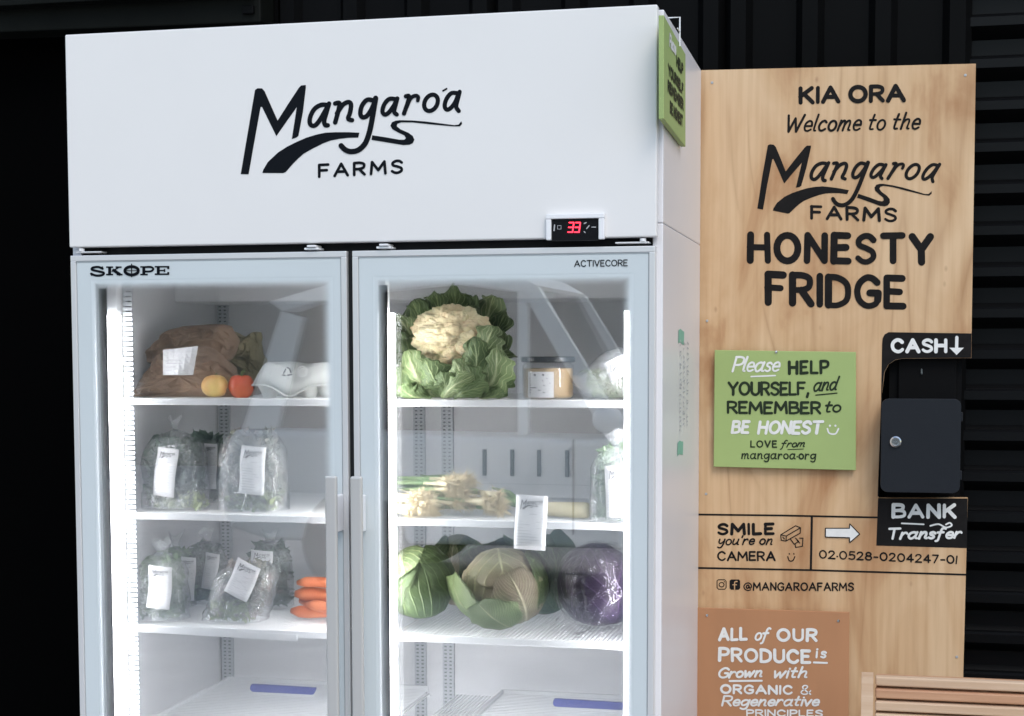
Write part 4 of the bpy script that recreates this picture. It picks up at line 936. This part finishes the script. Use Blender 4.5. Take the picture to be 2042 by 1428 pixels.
# spring onion bunches
def bunch(name,label,px,py,Y,spread,nst,rootn,seed,dirx=-1,stalkm='stalk'):
    rg=random.Random(seed); c=at(px,py,Y); c.z=max(c.z,S2+.02)
    t=thing('spring_onion_bunch',(c.x,Y,S2),label,'spring onions','spring onion bunches on the second right shelf')
    ob=MB(); stk=MB(); rt2=MB()
    for i in range(nst):
        p=c+Vector((rg.uniform(-.4,.4)*spread,rg.uniform(-.03,.02),rg.uniform(-1,1)*spread*.42)); p.z=max(p.z,S2+.008)
        e=p+Vector((dirx*rg.uniform(.10,.20),rg.uniform(.03,.12),rg.uniform(-.012,.015))); e.z=max(e.z,S2+.005)
        m_=p+(e-p)*.2
        ob.tube([p,p+(e-p)*.06,m_,p+(e-p)*.35],[.0045,.0062,.0045,.0038],8); stk.tube([p+(e-p)*.33,p+(e-p)*.66,e],[.0038,.0042,.0012],6)
        for k in range(rootn):
            d=Vector((-dirx*rg.uniform(-.5,1.2),rg.uniform(-1.3,.4),rg.uniform(-1,1))).normalized(); L=rg.uniform(.008,.031)
            a=p+d*L*.5+Vector((rg.gauss(0,.002),0,rg.gauss(0,.002))); b=p+d*L+Vector((rg.gauss(0,.004),rg.gauss(0,.003),-.003)); a.z=max(a.z,S2+.001); b.z=max(b.z,S2+.001)
            rt2.tube([p,a,b],[.0010,.0007,.0003],3,cap=False)
    ob.build('bulbs','bulb',t,smooth=True); stk.build('stalks',stalkm,t,smooth=True); rt2.build('roots','roots',t,kind='stuff')
bunch('a','spring onion bunch with the biggest straw coloured root ball, second right shelf',912,978,.17,.062,24,95,1)
bunch('b','front spring onion bunch with pale stalks running left, second right shelf',842,1008,.13,.056,20,90,2,stalkm='bulb')
bunch('c','small spring onion bunch with tan roots beside the hanging price tag',988,1000,.15,.036,13,80,3,stalkm='stalk')
# white leek shank
a=at(1095,1012,.15); b=at(1176,1016,.15); lk=thing('leek',(a.x,.15,S2),'thick white leek shank between the price tag and the bagged greens','leek')
rr=pw(17,.15)
MB().tube([Vector((a.x-.05,.17,S2+rr)),Vector((a.x,.16,S2+rr)),Vector((b.x-.012,.15,S2+rr)),Vector((b.x-.003,.15,S2+rr)),Vector((b.x,.15,S2+rr))],[rr*.8,rr*.86,rr,rr*.9,rr*.6],20).build('shank','bulb',lk,smooth=True)
rg=random.Random(9); rm=MB()
for k in range(70):
    d=Vector((rg.uniform(.1,1),rg.uniform(-1,1),rg.uniform(-1,1))).normalized(); p=Vector((b.x-.002,.15,S2+rr))+Vector((0,rg.uniform(-1,1),rg.uniform(-1,1)))*rr*.5; e=p+d*.010; e.z=max(e.z,S2+.001); rm.tube([p,e],[.0007,.0003],3,cap=False)
rm.build('roots','roots',lk,kind='stuff')
lf=MB(); 
for k in range(7):
    s_=Vector((a.x-.05,.17,S2+rr)); e=s_+Vector((-rg.uniform(.06,.12),rg.uniform(.05,.15),rg.uniform(-.01,.03))); lf.tube([s_,(s_+e)/2+Vector((0,0,.01)),e],[.007,.006,.002],6)
lf.build('leaves','stalk',lk,smooth=True)
# ---- leaves wrapped on a head
def shell(c,Rr,b,tipdir,ang,hw,flare=0,ruf=.0,off=0,seed=0,nu=14,nv=14,curl=0,sc3=(1,1,1)):
    """leaf starting on direction b, running ang radians towards tipdir, half width hw radians"""
    b=Vector(b).normalized(); t=Vector(tipdir); t=(t-b*t.dot(b)).normalized(); s_=b.cross(t)
    def f(u,v):
        U=2*u-1; a=ang*v; wv=hw*math.sin(math.pi*min(1,.12+.80*v))**.65*(1+.06*math.sin(v*13+seed)+.05*mnoise.noise(Vector((v*14,seed,0))))
        d=(b*math.cos(a)+t*math.sin(a)); ww=U*wv
        d=(d*math.cos(ww)+s_*math.sin(ww)).normalized()
        r=Rr*(1+off+flare*v*v+curl*U*U*v+.022*mnoise.noise(Vector((u*3+seed,v*3,seed)))+.016*mnoise.noise(Vector((u*9+seed,v*9,seed)))+.02*mnoise.noise(Vector((seed,v*6,U*2)))*U*U+ruf*math.sin(v*17+seed+abs(U)*3)*U*U*(.3+v))
        return Vector((c[0]+d.x*r*sc3[0],c[1]+d.y*r*sc3[1],c[2]+d.z*r*sc3[2]))
    return MB().grid(nu,nv,f)
def cabbage(px,py,Y,rpx,label,cat,headmat,leafmat_,seed,leaves,zmin=S3,sc3=(1,1,.92),outer=None,group=None):
    R_=pw(rpx,Y); c=at(px,py,Y); c.z=max(c.z,zmin+R_*sc3[2]*.97)
    t=thing('cabbage',(c.x,c.y,zmin),label,cat,group)
    MB().sphere(c,(R_*.97*sc3[0],R_*.97*sc3[1],R_*.97*sc3[2]),32,20).build('head',headmat,t,smooth=True)
    for i,(b,td,ang,hw,fl,of,cu,mt) in enumerate(leaves):
        o=shell(c,R_,b,td,ang,hw,fl,.012+.03*fl,of,seed+i*3.7,curl=cu,sc3=sc3).build('leaf',mt or leafmat_,t,smooth=True,solid=.0012)
    return t
# front is -Y, camera slightly from the right
cabbage(838,1163,.17,72,'green cabbage with pale veins at the left of the third right shelf','cabbage','cableaf','cableaf',3,[
 ((-.3,-.5,-1),(0,-1,.6),2.0,.9,.0,.01,0,None),((.5,-.4,-1),(.4,-1,.8),1.9,.8,.0,.03,.0,None),((-.9,-.3,-.6),(-.2,-1,.9),1.9,.7,.0,.05,.02,None),((-.6,0,.9),(0,-1,.2),1.2,.7,.05,.06,.05,'cauleafpale'),((0,.3,-1),(0,1,.5),2,.9,0,.02,0,None),((.9,0,-.3),(0,-.4,1),1.7,.7,.05,.04,.03,None)],sc3=(1,1,1.05))
cabbage(1003,1170,.165,88,'large mauve tinged green cabbage with open outer leaves in the middle of the third shelf','cabbage','savoyhead','savoy',5,[
 ((.15,-.45,-1),(-.9,-.6,.6),1.95,.75,.0,.012,0,'savoyhead'),((-.1,-.1,1),(.35,-1,-.35),1.35,.85,.0,.02,0,'savoyhead'),((.75,-.35,-1),(.2,-.9,.75),1.55,.72,.03,.05,.05,'savoy'),
 ((-.1,-.5,-1),(-1,-.55,.35),1.55,.6,.16,.09,.12,'savoygreen'),((.35,-.6,-1),(-.5,-.8,.3),1.0,.6,.08,.10,.08,'savoygreen'),((.9,.2,-.7),(.7,-.1,1),1.7,.6,.05,.06,.05,'cableaf'),((-.3,.7,-.6),(-.5,.4,1),1.9,.8,.12,.06,.1,'darkleaf'),((.3,.8,-.5),(.5,.4,1),2.0,.8,.15,.07,.1,'darkleaf')])
cabbage(915,1135,.36,60,'tan leaved cabbage at the back between the two front green cabbages','cabbage','savoy','savoy',8,[
 ((0,-.3,-1),(0,-1,.5),2.2,.9,0,.02,0,'savoy'),((.9,-.2,-.4),(.3,-.6,1),1.6,.7,.0,.04,.0,'cableaf'),((-.9,-.2,-.4),(-.2,-.6,1),1.6,.7,.0,.05,.0,'cableaf')],zmin=S3+.0,sc3=(1,1,1.25))
cabbage(1085,1145,.33,72,'dark green cabbage standing behind the large mauve tinged cabbage','cabbage','darkleaf','darkleaf',12,[
 ((.5,-.6,-1),(.3,-.6,1),2.0,.8,.02,.02,.02,None),((-.5,-.5,-1),(-.3,-.7,1),2.1,.9,.02,.04,.02,None),((.9,0,-.5),(.5,-.2,1),1.8,.7,.08,.06,.05,None)],sc3=(1,1,1.18))
rc=cabbage(1195,1168,.175,84,'purple red cabbage wrapped in clinging clear plastic at the right of the third shelf','cabbage','redcab','redcab',14,[
 ((-.5,-.5,-1),(-.2,-.8,1),2.0,.8,0,.02,0,None),((.5,-.5,-1),(.4,-.8,1),2.0,.85,0,.035,0,None),((0,0,1),(-.4,-1,-.4),1.2,.8,0,.045,.02,None)],sc3=(1,1,1.0))
cc=at(1195,1168,.175); R_=pw(84,.175); cc.z=max(cc.z,S3+R_)
def wrapf(d):
    n_=mnoise.noise(Vector(d)*2.3)*.05+abs(mnoise.noise(Vector((d.x*4,d.y*4,d.z*2.0))))*.13
    return 1.04+n_+(.20*max(0,-d.z-.45) if d.z<-.45 else 0)
M['wrap']=clear('cling_wrap',.9,.06,.0,bump=.8,bscale=16,bdist=.02)
MB().sphere(cc+Vector((0,0,.004)),(R_*1.04,R_*1.02,R_*.95),80,50,fn=wrapf).build('cling_wrap','wrap',rc,smooth=True)
sk=MB()
sk.grid(40,8,lambda u,v:Vector((cc.x-R_*1.05+u*R_*2.1,cc.y-R_*(.75+.35*v)+.006*math.sin(u*31),S3+.003+.035*(1-v)*(.6+.4*math.sin(u*14))+.006*abs(math.sin(u*47+v*9)))))
sk.build('wrap_tail','wrap',rc,smooth=True)
# ---- cauliflower
Yc=.22; cx_,cz_=at(905,672,Yc).x,at(905,672,Yc).z; C=Vector((cx_,Yc,cz_))
cf=thing('cauliflower',(cx_,Yc,S1),'big cauliflower with cream curd and ragged green leaves on the top shelf','cauliflower')
rg=random.Random(21); Rc=pw(86,Yc)
cur=MB(); CC=C+Vector((.0,-.006,.002))
def curdf(d):
    f1=mnoise.voronoi(d*2.6+Vector((3,1,7)))[0][0]; f2=mnoise.voronoi(d*7.5)[0][0]; f3=mnoise.voronoi(d*19)[0][0]
    return 1.0-.26*min(f1,.9)**1.6-.10*min(f2,.9)**1.5-.04*f3+.05*mnoise.noise(d*1.5)
cur.sphere(CC,(Rc*1.12,Rc*.80,Rc*.80),260,170,fn=curdf)
cur.build('curd','curd',cf,smooth=True)
def cleaf(pts,Ys,wpx,m,seed,ruf=.14,cup=.3,side=0,roll=0):
    """leaf along a bent midrib pts (photo points at depths Ys), widest past the middle, ruffled rim"""
    cv=catmull([tuple(at(px,py,Y)) for (px,py),Y in zip(pts,Ys)],8); n=len(cv)-1; wd=pw(wpx,Ys[0])
    def f(u,v):
        q=v*n; i=min(int(q),n-1); a=Vector(cv[i]); b=Vector(cv[i+1]); p=a+(b-a)*(q-i); t=(b-a).normalized()
        s_=t.cross(Vector((side,-1,roll))).normalized(); nrm=s_.cross(t)
        U=2*u-1; prof=(math.sin(math.pi*min(1,.06+.91*v**1.15))**.85)*(1+.16*math.sin(v*15+seed*2+2*U)+.16*math.sin(v*37+seed+U)+.10*mnoise.noise(Vector((v*30,seed,U))))
        wv=wd*prof
        p=p+s_*(U*wv*.5)-nrm*(cup*wv*(U*U)*.5)+nrm*(ruf*wd*math.sin(v*23+seed+U*2)*abs(U)**2*.5)+nrm*(.06*wd*mnoise.noise(Vector((U*2.5+seed,v*4,0))))
        p.z=max(p.z,S1+.002+.003*abs(U)); return p
    return MB().grid(18,26,f).build('leaf',m,cf,smooth=True,solid=.0014)
back=[([(890,740),(850,660),(822,600)],78),([(895,730),(880,640),(868,584)],72),([(905,730),(908,640),(908,570)],70),([(915,730),(932,640),(940,592)],70),([(925,740),(962,660),(985,590)],90),([(935,745),(980,680),(1008,622)],62),
 ([(880,750),(830,680),(790,628)],70),([(875,760),(820,715),(778,668)],84),([(940,750),(985,710),(1006,664)],66)]
for i,(p,w_) in enumerate(back): cleaf(p,(.30,.29,.25-.012*(i%3)),w_,'cauleaf' if i not in (4,6) else 'cauleafpale',i*1.7,ruf=.30,cup=.15)
front=[([(885,792),(838,762),(812,700)],(.17,.13,.14),92,'cauleafpale',.10),([(890,794),(868,760),(848,716)],(.13,.10,.115),70,'cauleaf',.1),([(870,796),(815,780),(784,735)],(.16,.13,.13),80,'cauleaf',.2),
 ([(905,794),(918,750),(905,716)],(.12,.095,.10),52,'cauleafpale',.1),([(925,794),(950,735),(945,672)],(.15,.12,.12),74,'cauleaf',.2),([(945,795),(985,755),(990,694)],(.14,.11,.115),70,'cauleafpale',.08),
 ([(940,796),(990,770),(1014,738)],(.15,.13,.13),56,'cauleaf',.2),([(882,795),(905,770),(945,748)],(.10,.075,.08),44,'cauleafpale',.08),([(905,796),(930,780),(975,770)],(.085,.075,.08),46,'cauleaf',.15),
 ([(860,796),(822,790),(795,770)],(.11,.10,.10),50,'cauleaf',.2),([(955,796),(985,790),(1002,778)],(.10,.10,.11),40,'cauleaf',.2),([(930,790),(965,700),(985,650)],(.20,.16,.15),70,'cauleafpale',.2),([(880,790),(888,770),(880,740)],(.11,.085,.09),60,'cauleaf',.15),([(935,795),(948,765),(930,728)],(.11,.09,.095),46,'cauleaf',.12)]
for i,(p,Y,w_,m_,rf) in enumerate(front): cleaf(p,Y,w_,m_,i*2.3+5,ruf=rf,cup=.42)
# ================================================================ the street side behind the camera, seen only in the glass
car=thing('parked_car',(-.8,-6.9,0),'white parked car reflected in the fridge doors','car')
def cprism(poly,y0,y1): 
    return MB().prism(poly,lambda x,z,o:Vector((x,y0-o,z)) if False else Vector((x,y0+o,z)),y0-y1)
body=[(-2.25,.42),(-2.3,.75),(-2.2,1.02),(-.05,.98),(.35,1.0),(1.25,.90),(1.45,.72),(1.45,.42),(1.15,.34),(-2.0,.34)]
cprism(body,-6.0,-7.75).build('body','carwhite',car,bevel=.04,seg=3)
roof=[(-1.98,1.80),(-1.6,1.90),(-1.1,1.96),(-.8,1.98),(-.45,1.96),(-.31,1.88),(-.38,1.84),(-.8,1.90),(-1.5,1.84),(-1.9,1.74)]
cprism(roof,-6.08,-7.67).build('roof','carwhite',car,bevel=.02)
pl=[[(-2.16,1.022),(-1.94,1.022),(-1.76,1.70),(-1.9,1.738)],[(-1.50,1.022),(-1.30,1.022),(-1.30,1.86),(-1.50,1.835)],[(-.42,1.0),(-.36,1.0),(-.36,1.835),(-.42,1.845)],[(.10,1.0),(.24,1.0),(-.30,1.872),(-.39,1.84)]]
for p in pl:
    for y0,y1 in ((-6.06,-6.14),(-7.6,-7.68)): cprism(p,y0,y1).build('pillar','carwhite',car)
cprism([(-2.1,1.025),(.12,1.005),(-.36,1.83),(-.8,1.89),(-1.5,1.83),(-1.86,1.72)],-6.145,-6.155).build('side_window','carglass',car)
cprism([(.14,1.0),(.16,1.0),(-.33,1.86),(-.36,1.86)],-6.2,-7.55).build('windscreen','carglass',car)
m_=MB(); m_.sphere((.14,-5.93,1.10),(.09,.06,.08),16,10); m_.build('wing_mirror','carwhite',car,smooth=True)
for x in (-1.42,.95):
    for y in (-6.1,-7.65):
        wl=MB().lathe([(.12,-.1),(.30,-.1),(.34,-.07),(.34,.07),(.30,.1),(.12,.1)],28).build('wheel','rubber',car,local=True); wl.rotation_euler=(R(90),0,0); wl.location=Vector((x,y+.02,.342))-ORG[car.name]
        MB().lathe([(.02,-.08),(.20,-.06),(.21,0),(.20,.06),(.02,.08)],20).build('rim','alu',wl,local=True)
for x0 in (-1.28,-.08): MB().box(x0,x0+.012,-5.999,-5.995,.42,.98).build('door_gap','gasket',car)
MB().box(1.30,1.44,-6.3,-6.002,.72,.84).build('headlight','chrome',car,bevel=.01)
# dark building added out of view, evens and darkens the reflection above the car
shd=thing('shed',(-2,-16.5,0),'low grey green shed across the yard, reflected above the parked car','shed')
MB().box(-16,14,-20,-16,0,3.4).build('wall','foliage' if False else 'shedwall',shd)
MB().prism([(-20.4,3.42),(-15.6,3.42),(-15.6,3.52),(-18,4.1),(-20.4,3.52)],lambda y,z,o:Vector((-16.3-o,y,z)),30.6).build('roof','clad',shd)
for x in (-9,-3.2,4.5): MB().box(x,x+2.4,-15.99,-15.95,0,2.6).build('door','shedwall',shd,bevel=.02)
